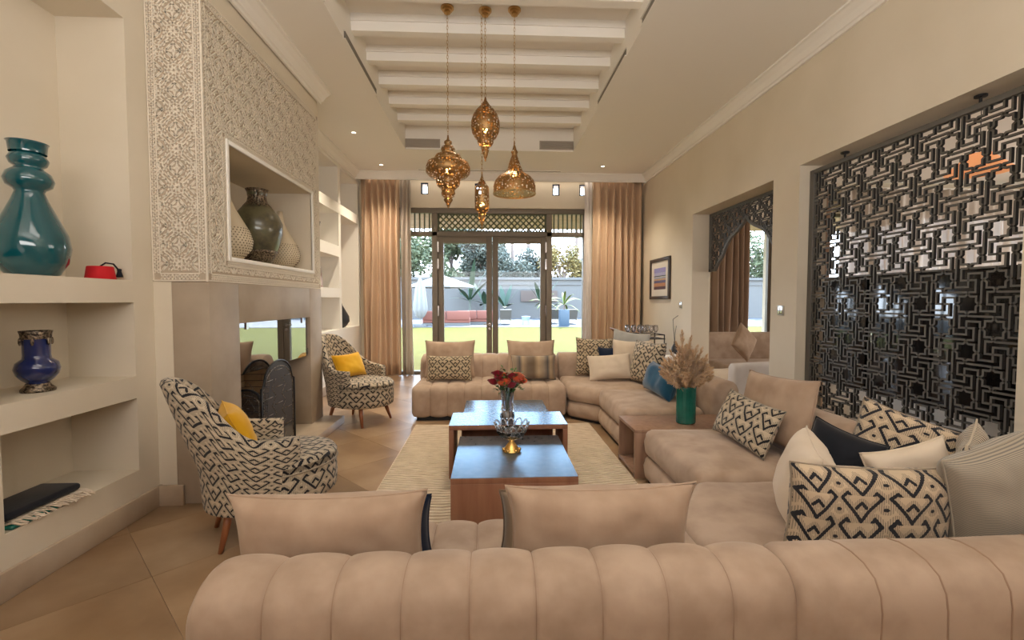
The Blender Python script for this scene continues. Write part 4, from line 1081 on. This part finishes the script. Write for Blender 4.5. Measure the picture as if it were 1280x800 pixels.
# ------------------------------------------------------------------ chimney niche vases
def dots(name, base, holes):
    m = pr(name, base, .7); b = m.node_tree.nodes['Principled BSDF']
    return m
BONE = pr('bone_ceramic', (.66, .56, .40), .55)
DOT = pr('pierced_dots', (.10, .07, .04), .8)
def dotted_vase(lab, loc, s, R0):
    prof = [(.05, 0), (.10, .01), (.165, .09), (.175, .15), (.155, .22), (.11, .30), (.065, .38), (.04, .44), (.028, .50), (.024, .56)]
    t = vase('vase', lab, 'vase', loc, [(r*s, z*s) for r, z in prof], BONE)
    def rad(z):
        for (r, a), (r2, a2) in zip(prof, prof[1:]):
            if a <= z <= a2: return r+(r2-r)*(z-a)/(a2-a)
    mb = MB()
    for q in range(12):
        z = .035+q*.018; r = rad(z); n = 40
        for k in range(n):
            a = 2*PI*(k+.5*(q % 2))/n; mb.ball((r*s*math.cos(a), r*s*math.sin(a), z*s), .0048*s, 5, 4, (1, 1, 1))
    stuff(mb.build('dot_relief', DOT, t)); return t
dotted_vase('cream bottle vase with dotted belly, nearest in the chimney niche', (-1.975, 3.53, NZ0), 1.02, 0)
dotted_vase('cream bottle vase with dotted belly, farthest in the chimney niche', (-2.0, 4.47, NZ0), .98, 0)
t = vase('urn', 'aged olive urn with silver collar standing between cream vases', 'vase', (-1.99, 4.03, NZ0),
     [(.085, 0), (.09, .01), (.11, .05), (.16, .16), (.19, .27), (.195, .36), (.16, .44), (.11, .50), (.075, .54), (.068, .58), (.07, .61), (.085, .645)], OLIVE)
MB().lathe([(.082, .01), (.114, .045), (.150, .12), (.154, .125), (.08, .0)], 30).build('foot_filigree', PEWTER, t, smooth=True)
MB().lathe([(.112, .502), (.080, .54), (.072, .58), (.074, .61), (.09, .647), (.08, .65)], 30).build('neck_collar', PEWTER, t, smooth=True)
MB().tube([(.075, 0, .63), (.115, 0, .60), (.12, 0, .55), (.125, 0, .49)], .010, 6).build('handle', PEWTER, t, smooth=True)
t.rotation_euler = (0, 0, math.radians(-60))

# built-in shelves ornaments
BW = mottle(pr('black_white_glaze', (.3, .3, .3), .4), [(.02, .02, .02), (.5, .47, .42)], 60, 2, lo=.48, hi=.52)
vase('vase', 'black and white patterned flared vase on a built-in shelf', 'vase', (-2.42, 6.33, 2.12), [(.05, 0), (.055, .01), (.04, .03), (.04, .06), (.08, .12), (.09, .17), (.085, .20), (.11, .25), (.12, .255)], BW)
t = thing('wooden_plaque', 'square tan carved plaque leaning on a built-in shelf', 'plaque', (-2.42, 6.42, 1.485)); t.rotation_euler = (0, math.radians(-8), math.radians(-25))
MB().box(-.015, .015, -.14, .14, 0.002, .28).build('plaque_board', TABLEW, t, bevel=.004); MB().box(.014, .02, -.11, .11, .03, .25).build('carving', STONE, t, bevel=.003)
t = thing('ring_sculpture', 'stack of three dark red rings on a built-in shelf', 'sculpture', (-2.42, 6.30, .87))
RB = pr('oxblood', (.14, .03, .02), .35)
for k in range(3): MB().tube([(0, .055*math.cos(2*PI*q/20), .07+k*.125+.06*math.sin(2*PI*q/20)) for q in range(20)], .014, 8, closed=True).build('ring', RB, t, smooth=True)
MB().box(-.03, .03, -.04, .04, 0, .012).build('base', RB, t)
vase('vase', 'charcoal teardrop bottle vase beside the left curtain', 'vase', (-2.42, 7.42, .87), [(.06, 0), (.10, .02), (.155, .10), (.15, .18), (.10, .27), (.05, .36), (.028, .46), (.02, .58), (.018, .66)], CHAR)

# ------------------------------------------------------------------ table ornaments
# crystal bowl on gilt foot
t = thing('crystal_bowl', 'footed crystal bowl with looped rim on the near coffee table', 'bowl', (.135, 2.90, .331))
MB().lathe([(.0, 0), (.058, 0), (.06, .006), (.05, .014), (.045, .02), (.03, .045), (.015, .062), (.012, .075), (.0, .078)], 24).build('gilt_foot', GOLD, t, smooth=True)
for k in range(6):
    a = k*PI/3; MB().ball((.05*math.cos(a), .05*math.sin(a), .012), .013, 8, 6, (1, 1, .9)).build('foot_knob', GOLD, t, smooth=True)
MB().lathe([(.0, .078), (.02, .08), (.06, .092), (.085, .115), (.095, .14), (.090, .14), (.08, .118), (.055, .098), (.0, .088)], 30).build('bowl', CRYSTAL, t, smooth=True)
for k in range(12):
    a = k*PI/6; c, s = math.cos(a), math.sin(a); pts = []
    for q in range(15):
        b = 2*PI*q/15; rr_ = .098+.016*math.sin(b); z = .155+.034*math.sin(b); off = .022*math.cos(b)
        pts.append((c*rr_-s*off, s*rr_+c*off, z))
    MB().tube(pts, .005, 6, closed=True).build('rim_loop', CRYSTAL, t, smooth=True)
    MB().tube([(c*.03, s*.03, .082), (c*.07, s*.07, .098), (c*.092, s*.092, .13)], .006, 6).build('bowl_rib', CRYSTAL, t, smooth=True)
# rose vase
t = thing('glass_vase', 'tall clear flared glass vase holding roses on the middle table', 'vase', (.127, 3.42, .406))
MB().lathe([(.0, 0), (.052, 0), (.054, .01), (.044, .06), (.038, .12), (.038, .18), (.05, .25), (.058, .275), (.053, .275), (.046, .25), (.034, .18), (.033, .12), (.036, .075), (.0, .07)], 28).build('vase_body', WINEG, t, smooth=True)
for k in range(10):
    a = k*PI/5; MB().tube([(.053*math.cos(a), .053*math.sin(a), .01), (.039*math.cos(a), .039*math.sin(a), .12), (.057*math.cos(a+.2), .057*math.sin(a+.2), .27)], .0035, 5).build('cut_rib', CRYSTAL, t, smooth=True)
MB().lathe([(0, .012), (.044, .012), (.041, .055), (.0, .068)], 24).build('glass_base', pr('frosted_base', (.55, .47, .40), .25), t, smooth=True)
bq = thing('rose_bouquet', 'bouquet of dark red and orange roses in the glass vase', 'flowers', (.127, 3.42, .49))
LEAF = mottle(pr('leaf_green', (.05, .13, .02), .5), [(.03, .08, .012), (.08, .18, .035)], 12, 3); STEM = pr('stem_green', (.06, .14, .03), .6)
RED = pr('red_petal', (.30, .003, .02), .55, Sheen_Weight=.2); ORG = pr('orange_petal', (.85, .16, .05), .55, Sheen_Weight=.2); PNK = pr('salmon_petal', (.85, .30, .18), .55)
def rose(r):
    mb = MB()
    for lay in range(4):
        n = 3+lay; rr_ = r*(.25+.25*lay); h_ = r*(1.1-.12*lay)
        for k in range(n):
            a0 = 2*PI*(k+.37*lay)/n; sp = PI/n*1.35
            def pt(i, j):
                a = a0-sp+2*sp*i/4; v = j/4; q = rr_*(.35+.75*v**.7)+(.12*r*max(0, v-.75)*4*lay/4); return (q*math.cos(a), q*math.sin(a), h_*v*(1-.10*((i-2)/2)**2)-.35*r)
            mb.grid(pt, 5, 5)
    return mb
fl_pos = [(-.105, -.02, .225, RED), (-.06, -.055, .25, RED), (-.045, -.06, .225, ORG), (-.01, -.075, .235, ORG), (.035, -.055, .275, RED), (.06, -.06, .255, ORG), (.085, -.03, .275, PNK), (.10, -.02, .235, ORG), (-.075, .0, .285, RED), (.0, .03, .26, RED), (.055, .045, .25, RED), (.03, -.08, .21, RED), (-.03, .05, .26, ORG)]
sm = MB()
for x, y, z, m_ in fl_pos:
    o = rose(.041).build('rose', m_, bq, smooth=True, loc=(x, y, z-.03), rot=(y*-4*-1, x*4, random.random()*6))
    sm.tube([(x*.12, y*.12, -.02), (x*.2, y*.2, .12), (x, y, z-.04)], .0028, 5)
stuff(sm.build('stems', STEM, bq, smooth=True))
lm = MB(); rr = random.Random(5)
for k in range(260):
    a = rr.random()*2*PI; r = .03+.085*rr.random(); z = .13+.17*rr.random()*(1.15-r*3); c = Vector((r*math.cos(a), r*math.sin(a), z)); d_ = Vector((math.cos(a), math.sin(a), rr.uniform(-.6, 1))).normalized()*rr.uniform(.022, .04)
    s = d_.cross(Vector((0, 0, 1))).normalized()*.010; lm.quad(c, c+d_*.5+s, c+d_, c+d_*.5-s+Vector((0, 0, .004)))
stuff(lm.build('leaves', LEAF, bq))
# green vase with dried grass
t = thing('ceramic_vase', 'green ribbed oval vase holding dried grasses on the side table', 'vase', (1.50, 3.40, .361)); mb = MB()
ns = 72; pz = [(.0001, 0), (.92, 0), (1, .01), (1.0, .12), (1.0, .27), (1.02, .285), (.94, .285), (.9, .24), (.9, .05), (.0001, .04)]
mb.grid(lambda i, j: (math.cos(2*PI*i/ns)*.074*pz[j][0]*(1+.02*math.cos(20*2*PI*i/ns)*(j > 0)), math.sin(2*PI*i/ns)*.052*pz[j][0]*(1+.02*math.cos(20*2*PI*i/ns)), pz[j][1]), ns, len(pz), wu=True)
mb.build('vase_body', GREENV, t, smooth=True)
pg = thing('dried_grass', 'bushy bunch of tan dried pampas grass in the green vase', 'dried plant', (1.50, 3.40, .56))
PAMP = mottle(pr('dried_plume', (.6, .4, .22), .9, Sheen_Weight=.4), [(.42, .25, .12), (.66, .45, .26), (.74, .55, .36)], 14, 3)
rr = random.Random(11)
for k in range(105):
    a = rr.random()*2*PI; sp = .20*rr.random()**.6; top = Vector((sp*math.cos(a)*1.15, sp*math.sin(a)*.9, .09+.32*(1-(sp/.22)**2)*rr.uniform(.45, 1) + rr.uniform(0, .05)))
    if k == 0: top = Vector((-.04, 0, .50))
    if k == 1: top = Vector((.03, .0, .46))
    base = Vector((rr.uniform(-.03, .03), rr.uniform(-.025, .025), 0)); mid = base.lerp(top, .5)+Vector((0, 0, .06))
    mb = MB(); mb.tube([base, mid, top], .0015, 3)
    for q in range(210):
        f = .38+.62*rr.random(); p_ = base*(1-f)**2+mid*2*f*(1-f)+top*f*f; dr_ = (top-mid).normalized()
        sd = Vector((rr.gauss(0, 1), rr.gauss(0, 1), rr.gauss(0, 1))).normalized(); rad_ = .034*math.sin(min(1, (1.02-f)/.5)*PI*.75+.2)
        e = p_+sd*max(.006, rad_)+dr_*.02; n_ = dr_.cross(sd).normalized()*.0036
        mb.quad(p_, p_.lerp(e, .5)+n_, e, p_.lerp(e, .5)-n_)
    mb.build('plume', PAMP, pg)

# ------------------------------------------------------------------ bar cart behind the far corner
bc = thing('bar_cart', 'black metal bar cart with glasses behind the far corner sofa', 'cart', (2.25, 6.75, 0))
for x in (-.30, .30):
    for y in (-.2, .2): MB().tube([(x, y, .0), (x, y, .80)], .009, 6).build('leg', BLACKM, bc, smooth=True)
for z in (.35, .74): 
    MB().box(-.31, .31, -.21, .21, z-.006, z+.006).build('shelf', BLACKM, bc)
MB().tube([(-.30, -.2, .80), (.30, -.2, .80), (.30, .2, .80), (-.30, .2, .80)], .008, 6, closed=True).build('rail', BLACKM, bc, smooth=True)
MB().tube([(-.30, -.2, .80), (-.40, -.2, .88), (-.40, .2, .88), (-.30, .2, .80)], .009, 6).build('push_handle', WOOD, bc, smooth=True)
wg = None
for k, (x, y) in enumerate([(-.22, -.12), (-.13, -.1), (-.05, -.13), (.04, -.1), (.13, -.12), (.21, -.09), (-.18, .05), (-.08, .04), (.02, .06), (.12, .04)]):
    lab = 'clear stemmed glass standing in a cluster on the bar cart'
    if wg is None:
        o = MB().lathe([(0.0001, 0), (.033, 0), (.032, .004), (.004, .008), (.004, .075), (.02, .09), (.036, .12), (.036, .15), (.030, .19), (.028, .19), (.034, .15), (.033, .122), (.018, .094), (.0001, .088)], 16).build('wine_glass', WINEG, None, smooth=True)
        wg = o
    else: o = wg.copy(); C.objects.link(o)
    o.location = (2.25+x, 6.75+y, .747); tag(o, lab, 'glass', 'stemmed glasses on the bar cart')
t = thing('twig_vase', 'thin bare twigs in a dark bottle against the right wall', 'plant', (2.50, 6.05, 0))
MB().box(-.14, .14, -.14, .14, 0, .55).build('pedestal', WHITE, t, bevel=.004)
MB().lathe([(.0001, 0), (.04, 0), (.05, .05), (.04, .12), (.014, .17), (.014, .2)], 16).build('bottle', CHAR, t, smooth=True, loc=(0, 0, .55))
m_ = MB(); m_.tube([(0, 0, .72), (-.02, 0, .92), (-.03, 0, 1.05), (.04, 0, 1.10)], .004, 5).tube([(0, 0, .72), (.01, .02, .85), (.03, .03, .96)], .003, 5); m_.build('twigs', BLACKM, t)

# ------------------------------------------------------------------ wall picture, switches
t = thing('framed_picture', 'framed colour photograph of a beach pier on the right wall', 'picture', (RX, 7.13, 1.65))
a, b = .42, .325
MB().box(-.03, 0, -a, -a+.06, -b, b).box(-.03, 0, a-.06, a, -b, b).box(-.03, 0, -a+.06, a-.06, -b, -b+.05).box(-.03, 0, -a+.06, a-.06, b-.05, b).build('frame', pr('dark_frame', (.055, .04, .035), .4), t, bevel=.003)
MB().box(-.014, -.006, -a+.06, a-.06, -b+.05, b-.05).build('mat_board', pr('mat_board', (.72, .66, .58), .8), t)
pm = pr('print', (.3, .3, .4), .5); bn = pm.node_tree.nodes['Principled BSDF']
tcn = N(pm, 'ShaderNodeTexCoord'); sp = N(pm, 'ShaderNodeSeparateXYZ'); L(pm, tcn.outputs['UV'], sp.inputs[0]); rp = N(pm, 'ShaderNodeValToRGB'); rp.color_ramp.interpolation = 'CONSTANT'
L(pm, sp.outputs[1], rp.inputs[0]); el = rp.color_ramp.elements; el[0].position = 0; el[0].color = (.10, .05, .06, 1); el[1].position = .78; el[1].color = (.30, .28, .55, 1)
for p_, c_ in ((.14, (.45, .22, .12, 1)), (.3, (.12, .12, .22, 1)), (.42, (.50, .30, .18, 1)), (.50, (.30, .34, .42, 1)), (.56, (.5, .48, .5, 1)), (.60, (.03, .04, .06, 1)), (.64, (.42, .42, .58, 1))): x_ = el.new(p_); x_.color = c_
nz = N(pm, 'ShaderNodeTexNoise'); nz.inputs['Scale'].default_value = 18; L(pm, tcn.outputs['UV'], nz.inputs[0]); mx = N(pm, 'ShaderNodeMix', data_type='RGBA', blend_type='OVERLAY'); mx.inputs['Factor'].default_value = .5
L(pm, rp.outputs[0], mx.inputs['A']); L(pm, nz.outputs['Color'], mx.inputs['B']); L(pm, mx.outputs['Result'], bn.inputs['Base Color'])
mb = MB(); mb.quad((-.0145, .25, -.17), (-.0145, -.25, -.17), (-.0145, -.25, .17), (-.0145, .25, .17), [(0, 0), (1, 0), (1, 1), (0, 1)])
mb.quad((-.0145+.002, .25, -.17), (-.0145+.002, -.25, -.17), (-.0145+.002, -.25, .17), (-.0145+.002, .25, .17), [(0, 0), (1, 0), (1, 1), (0, 1)]); mb.build('photo_print', pm, t)
SWM = pr('switch_metal', (.45, .43, .40), .3, .7)
for y, z, lab in ((6.34, 1.24, 'light switch plate on the wall near the framed picture'), (4.11, 1.21, 'light switch plate on the pillar between the two openings')):
    t = thing('light_switch', lab, 'light switch', (RX, y, z)); MB().box(-.008, 0, -.045, .045, -.045, .045).build('switch_plate', SWM, t, bevel=.002)
    for s_ in (-.018, .018): MB().box(-.012, -.007, s_-.014, s_+.014, -.03, .03).build('rocker', STEEL, t, bevel=.001)

# ------------------------------------------------------------------ side room
BLK = pr('black_gloss', (.010, .011, .014), .12, Coat_Weight=.3)
t = thing('display_cabinet', 'long black glossy cabinet standing behind the fretwork screen', 'cabinet', (3.85, 3.5, 0))
MB().box(-.22, .25, -1.25, 1.35, .42, 1.55).build('cabinet_body', BLK, t, bevel=.005)
for k in range(4): 
    dd = MB().box(-.235, -.22, -1.23+k*.65, -1.23+k*.65+.62, .45, 1.52).build('door', BLK, t, bevel=.003); MB().box(-.245, -.235, -1.23+k*.65+.56, -1.23+k*.65+.575, .85, 1.0).build('handle', STEEL, dd)
CPM = pr('control_plate', (.55, .55, .56), .4); MB().box(-.245, -.235, -.78, -.70, .80, .86).build('control_panel', CPM, t); MB().box(-.245, -.235, -.88, -.86, .76, .87).build('control_panel', CPM, t)
MB().box(-.20, .22, -1.2, 1.3, 0, .42).build('plinth', WHITE, t)
def side_sofa():
    t = thing('side_room_sofa', 'tan sofa in the room beyond the arched opening', 'sofa', (4.15, 6.35, 0))
    soft_slab([(-.95, -.45), (.95, -.45), (.95, .4), (-.95, .4)], .05, .42, .06, t, 'seat'); soft_back([(-.95, .5), (.95, .5)], .24, .05, .82, t, 'backrest'); soft_back([(1.0, .45), (1.0, -.4)], .2, .05, .62, t, 'armrest')
    return t
side_sofa()
t = thing('side_room_armchair', 'small white upholstered armchair beyond the arched opening', 'armchair', (3.02, 5.62, 0)); t.rotation_euler = (0, 0, math.radians(15))
soft_slab([(-.25, -.3), (.32, -.3), (.32, .3), (-.25, .3)], .12, .40, .06, t, 'seat', CREAM); 
soft_back([(-.25, -.34), (.30, -.34)], .13, .12, .56, t, 'backrest', LILAC, r=.05)
for sx in (-.2, .25):
    for sy in (-.25, .25): MB().tube([(sx, sy, 0), (sx, sy, .14)], .015, 6).build('leg', LEGW, t)
cushion('tan satin cushion balanced on its corner beyond the arched opening', BEIGE, (3.55, 6.2), .40, .40, .12, 25, 8, 40, seat=.44)
t = thing('side_table_lamp', 'glowing orange pendant shade seen high through the fretwork screen', 'pendant lamp', (4.9, 4.4, CEIL))
MB().lathe([(0, 0), (.05, 0), (.05, -.02), (0, -.025)], 16).build('canopy', WHITE, t); MB().tube([(0, 0, -.02), (0, 0, -.7)], .004, 5).build('cord', BLACKM, t)
MB().lathe([(.09, -.68), (.26, -.86), (.255, -.865), (.085, -.69)], 28).build('shade', emis('warm_shade', (1, .42, .18), .45), t, smooth=True)

# ------------------------------------------------------------------ garden
def gnd(name, bx, mat): return struct(MB().box(*bx).build(name, mat))
LAWNM = mottle(pr('lawn_green', (.2, .2, .03), .9, spec=.1), [(.058, .053, .006), (.074, .067, .009)], 3, 8, bump=.4, bscale=60)
PATIO = pr('patio_stone', (.085, .08, .07), .8)
gnd('ground_lawn', (-40, 45, 8.9, 24, -.25, -.10), LAWNM); gnd('ground_patio', (-40, 45, 8.4, 8.9, -.25, -.09), PATIO); gnd('ground_terrace', (-40, 45, 24, 60, -.25, -.08), pr('terrace_stone', (.07, .07, .072), .8))
gw = thing('garden_wall', 'x', 'wall'); del gw['label']; del gw['category']; gw.name = 'wall_garden'; struct(gw)
GWM = pr('garden_render', (.105, .10, .092), .85); MB().box(-40, 45, 36, 36.3, -.2, 2.95).build('wall_body', GWM, gw); MB().box(-40, 45, 35.85, 36.45, 2.95, 3.15).box(-40, 45, 35.93, 36, 2.55, 2.65).build('coping', GWM, gw)
t = tag(MB().box(2.4, 5.3, 35.9, 36, 1.25, 2.1).build('wall_sign', pr('tan_panel', (.10, .07, .055), .8)), 'plain tan rectangular panel on the garden wall', 'panel')
# porch roof
PORCH = mottle(pr('porch_ceiling', (.62, .50, .42), .8), [(.40, .27, .24), (.52, .37, .33)], 4, 5)
struct(MB().box(-6, 9, 8.45, 10.9, 3.0, 3.1).build('porch_roof', PORCH))
for x in (-3.2, 4.2): struct(MB().box(x-.15, x+.15, 10.5, 10.8, -.1, 3.0).build('porch_column', GWM))
ORANGE = pr('orange_canvas', (.17, .055, .035), .8); CANV = pr('white_canvas', (.20, .195, .185), .8)
def outdoor_sofa(lab, x, y, w_=2.4):
    t = thing('outdoor_sofa', lab, 'outdoor sofa', (x, y, -.08), 0, 'orange sofas on the terrace')
    MB().box(-w_/2, w_/2, -.45, .45, .0, .15).build('base', GWM, t); MB().box(-w_/2, w_/2, -.45, .4, .15, .42).build('seat', ORANGE, t, bevel=.04)
    for k in range(2): MB().box(-w_/2+k*w_/2+.01, -w_/2+(k+1)*w_/2-.01, -.5, -.3, .30, .82).build('back_cushion', ORANGE, t, bevel=.05)
outdoor_sofa('left orange outdoor sofa under the open white parasol', -2.45, 25.8, 2.6); outdoor_sofa('right orange outdoor sofa nearest the loungers', -.80, 26.9, 2.3)
t = thing('parasol', 'open white parasol over the orange sofas', 'parasol', (-2.95, 27.5, -.08))
MB().tube([(0, 0, 0), (0, 0, 3.0)], .035, 8).build('pole', ALU, t); MB().box(-.35, .35, -.35, .35, 0, .08).build('base', GWM, t)
m_ = MB(); Rr = 1.95
for k in range(8):
    a, b = 2*PI*k/8, 2*PI*(k+1)/8
    m_.quad((0, 0, 2.95), (Rr*math.cos(a), Rr*math.sin(a), 2.25), (Rr*math.cos(b), Rr*math.sin(b), 2.25), (0, 0, 2.95)) if False else None
    n = len(m_.v); m_.v += [(0, 0, 2.95), (Rr*math.cos(a), Rr*math.sin(a), 2.28), (Rr*math.cos(b), Rr*math.sin(b), 2.28)]; m_.f.append((n, n+1, n+2))
    m_.quad((Rr*math.cos(a), Rr*math.sin(a), 2.28), (Rr*math.cos(b), Rr*math.sin(b), 2.28), (Rr*math.cos(b), Rr*math.sin(b), 2.16), (Rr*math.cos(a), Rr*math.sin(a), 2.16))
m_.build('canopy', CANV, t)
t = thing('folded_parasol', 'closed cream parasol standing by the left side light', 'parasol', (-3.75, 24.6, -.08))
m_ = MB(); m_.grid(lambda i, j: (([.05, .22, .30, .34, .20, .10][j])*(1+.2*math.cos(8*2*PI*i/48))*math.cos(2*PI*i/48), ([.05, .22, .30, .34, .20, .10][j])*(1+.2*math.cos(8*2*PI*i/48))*math.sin(2*PI*i/48), [2.6, 2.1, 1.4, .9, .55, .45][j]), 48, 6, wu=True)
m_.build('folded_canopy', CANV, t, smooth=True); MB().tube([(0, 0, 0), (0, 0, 2.62)], .03, 8).build('pole', ALU, t); MB().box(-.3, .3, -.3, .3, 0, .08).build('base', GWM, t)
LNG = pr('lounger_mesh', (.10, .09, .075), .8)
def lounger(lab, x, y):
    t = thing('sun_lounger', lab, 'sun lounger', (x, y, -.08), 0, 'loungers by the pool')
    MB().bar((0, -.9, .30), (0, .5, .30), .65, .06).build('seat', LNG, t); MB().bar((0, -.85, .32), (0, -1.2, .88), .65, .07, up=(0, 0, 1)).build('backrest', LNG, t)
    MB().box(-.34, -.30, -.95, .5, .26, .32).box(.30, .34, -.95, .5, .26, .32).build('frame', STEEL, t)
    for sx in (-.3, .3):
        for sy in (-.8, .4): MB().box(sx-.02, sx+.02, sy-.02, sy+.02, 0, .28).build('leg', STEEL, t)
lounger('tan pool lounger seen through the right door leaf', .88, 27.2); lounger('tan pool lounger half hidden by the door mullion', 3.80, 28.2); lounger('tan pool lounger behind the blue planter', 4.75, 27.4); lounger('tan pool lounger beside the right curtain', 6.3, 27.2)
t = thing('garden_stool', 'small blue-grey drum stool between pool loungers', 'stool', (2.05, 26.2, -.08)); MB().lathe([(.0001, 0), (.25, 0), (.20, .25), (.27, .48), (.0001, .5)], 8).build('stool_body', pr('grey_blue', (.22, .28, .36), .5), t)
PLB = pr('blue_planter', (.042, .07, .10), .5); PLL = pr('lilac_planter', (.06, .07, .12), .5)
LG = mottle(pr('foliage_mid', (.10, .17, .05), .7), [(.05, .065, .03), (.115, .135, .065)], 1.2, 4); LGD = mottle(pr('foliage_blue', (.10, .14, .09), .7), [(.05, .06, .05), (.115, .13, .10)], .8, 4)
LGY = mottle(pr('foliage_yellow', (.6, .42, .05), .7), [(.13, .11, .03), (.22, .145, .04)], .8, 4); LGB = pr('foliage_lime', (.09, .115, .02), .7); TRK = pr('trunk_bark', (.16, .12, .10), .9)
for m_ in (LG, LGD, LGY, LGB):
    m_.node_tree.nodes['Principled BSDF'].inputs['Transmission Weight'].default_value = 0
def fronds(t, n, r, z, mat, droop=.6, w_=.12, seed=1, up=.7, name='frond'):
    rr = random.Random(seed)
    for k in range(n):
        a = 2*PI*k/n+rr.uniform(-.2, .2); el_ = rr.uniform(.1, up); mb = MB(); pts = []
        for q in range(7):
            s = q/6; pts.append(Vector((math.cos(a)*r*s, math.sin(a)*r*s, z+r*el_*s*1.3-droop*r*s*s)))
        side = Vector((-math.sin(a), math.cos(a), 0))
        for q in range(6):
            wa, wb = w_*math.sin(PI*(q/6*.9+.08)), w_*math.sin(PI*((q+1)/6*.9+.08))
            mb.quad(pts[q]-side*wa, pts[q+1]-side*wb, pts[q+1]+Vector((0, 0, .02)), pts[q]+Vector((0, 0, .02))); mb.quad(pts[q]+Vector((0, 0, .02)), pts[q+1]+Vector((0, 0, .02)), pts[q+1]+side*wb, pts[q]+side*wa)
        mb.build(name, mat, t)
for x, y, m_, hgt_, lab, ms in ((4.05, 24.9, PLB, .9, 'square blue planter with a lime-green young palm', LGB), (3.20, 26.4, PLL, .95, 'tall lilac planter behind the door mullion', LGB)):
    t = thing('potted_palm', lab, 'potted plant', (x, y, -.08)); MB().prism([(-.26, -.26), (.26, -.26), (.26, .26), (-.26, .26)], 0, hgt_).build('planter', m_, t, bevel=.02)
    MB().tube([(0, 0, hgt_), (.05, 0, hgt_+.35)], .04, 6).build('stem', TRK, t); fronds(t, 11, .95, hgt_+.25, ms, .7, .07, 3, 1.3)
BAN = pr('banana_leaf', (.018, .04, .017), .6)
def banana(lab, x, y, h_, n=7, seed=1):
    t = thing('banana_plant', lab, 'plant', (x, y, -.08), 0, 'broad-leaved plants by the garden wall'); MB().tube([(0, 0, 0), (0, 0, h_*.5)], .09, 6).build('stem', LGD, t); fronds(t, n, h_*.55, h_*.45, BAN, .35, .20, seed, 1.7, 'leaf')
banana('big blue-green banana plant seen through the left door leaf', -1.55, 34.5, 3.0, 9, 2); banana('banana plant left of the central door mullion', .15-.6, 34.6, 2.4, 7, 3); banana('small banana plant right of the central door mullion', 1.1, 34.4, 1.9, 7, 5); banana('banana plant in front of the wall behind the right door leaf', 3.9, 34.2, 2.3, 6, 6)
def leaf_cloud(blobs, n, size, seed):
    n = int(n*1.9)
    rr = random.Random(seed); mb = MB()
    vol = [b[3]**2 for b in blobs]; tot = sum(vol)
    for b, v in zip(blobs, vol):
        for _ in range(int(n*v/tot)):
            d_ = Vector((rr.gauss(0, 1), rr.gauss(0, 1), rr.gauss(0, 1))).normalized(); c = Vector(b[:3])+d_*b[3]*(rr.random()**.45)
            u = Vector((rr.gauss(0, 1), rr.gauss(0, 1), rr.gauss(0, .6))).normalized()*size*rr.uniform(.6, 1.3); v_ = u.cross(Vector((rr.gauss(0, 1), rr.gauss(0, 1), rr.gauss(0, 1)))).normalized()*size*.45
            mb.quad(c-u, c-v_, c+u, c+v_)
    return mb
def tree(lab, x, y, h_, r, mat, n=1500, seed=1, size=.14, open_=False):
    rr = random.Random(seed); t = thing('tree', lab, 'tree', (x, y, -.08), 0, 'trees beyond the garden wall'); bl = []
    for k in range(9): bl.append((rr.uniform(-r, r)*.65, rr.uniform(-r, r)*.5, h_-r*.9+rr.uniform(-.55, .75)*r, r*rr.uniform(.35, .55)))
    stuff(leaf_cloud(bl, n, size, seed).build('foliage', mat, t)); MB().tube([(0, 0, 0), (.1, 0, h_*.4), (0, 0, h_*.8)], [.18, .13, .05], 7).build('trunk', TRK, t)
    m_ = MB()
    for b in bl: m_.tube([(0, 0, h_*.45), (b[0]*.5, b[1]*.5, (h_*.45+b[2])/2+.2), b[:3]], [.07, .05, .02], 5)
    stuff(m_.build('branches', TRK, t))
tree('large mid-green tree at the far left beyond the garden wall', -7.6, 40.5, 8, 3.4, LG, 5200, 1, .2)
tree('leafy green tree behind the open parasol', -3.9, 46, 9.4, 3.4, LG, 5200, 2, .2)
tree('pale green tree seen through the left door leaf', -.6, 42, 7.3, 3.0, LGD, 5200, 3, .18)
tree('dense blue-green bushy tree right of the central mullion', 1.9, 39.6, 5.2, 2.0, LGD, 3600, 4, .14)
tree('blue-green bushy tree behind the right door leaf', 4.2, 43, 5.6, 2.2, LGD, 3600, 5, .15)
tree('yellow autumn tree seen through the right side light', 6.4, 40, 6.4, 2.0, LGY, 1800, 6, .15)
tree('dark green round shrub tree beside the right curtain', 9.2, 42, 5.8, 2.0, LGD, 3000, 7, .15)
tree('low green tree behind the left door leaf', -3.2, 38.6, 4.9, 1.8, LG, 3000, 8, .14)
tree('green tree outside the side room window', 17, 40, 7, 3.5, LG, 2200, 9, .2)
tree('green tree beyond the side room glass', 23, 38, 7, 3.5, LG, 2200, 10, .2)
def palm(lab, x, y, h_, r, n=18, seed=1, mat=LGD):
    t = thing('palm_tree', lab, 'palm tree', (x, y, -.08), 0, 'palm trees beyond the garden wall'); MB().tube([(0, 0, 0), (.1, 0, h_*.5), (0, 0, h_)], [.26, .2, .17], 8).build('trunk', TRK, t); fronds(t, n, r, h_-.1, mat, .9, .13, seed, 1.4)
palm('small palm top seen at the left of the right door leaf', 2.35, 50, 9.2, 1.4, 18, 1); palm('tall bare palm trunk reaching above the right door leaf', 3.9, 48, 16, 1.6, 14, 2); palm('tall palm trunk seen in the right side light', 9.4, 50, 17, 1.6, 14, 3); palm('broad feathery palm by the left side light', -6.3, 53, 10.2, 3.0, 24, 4, LG)
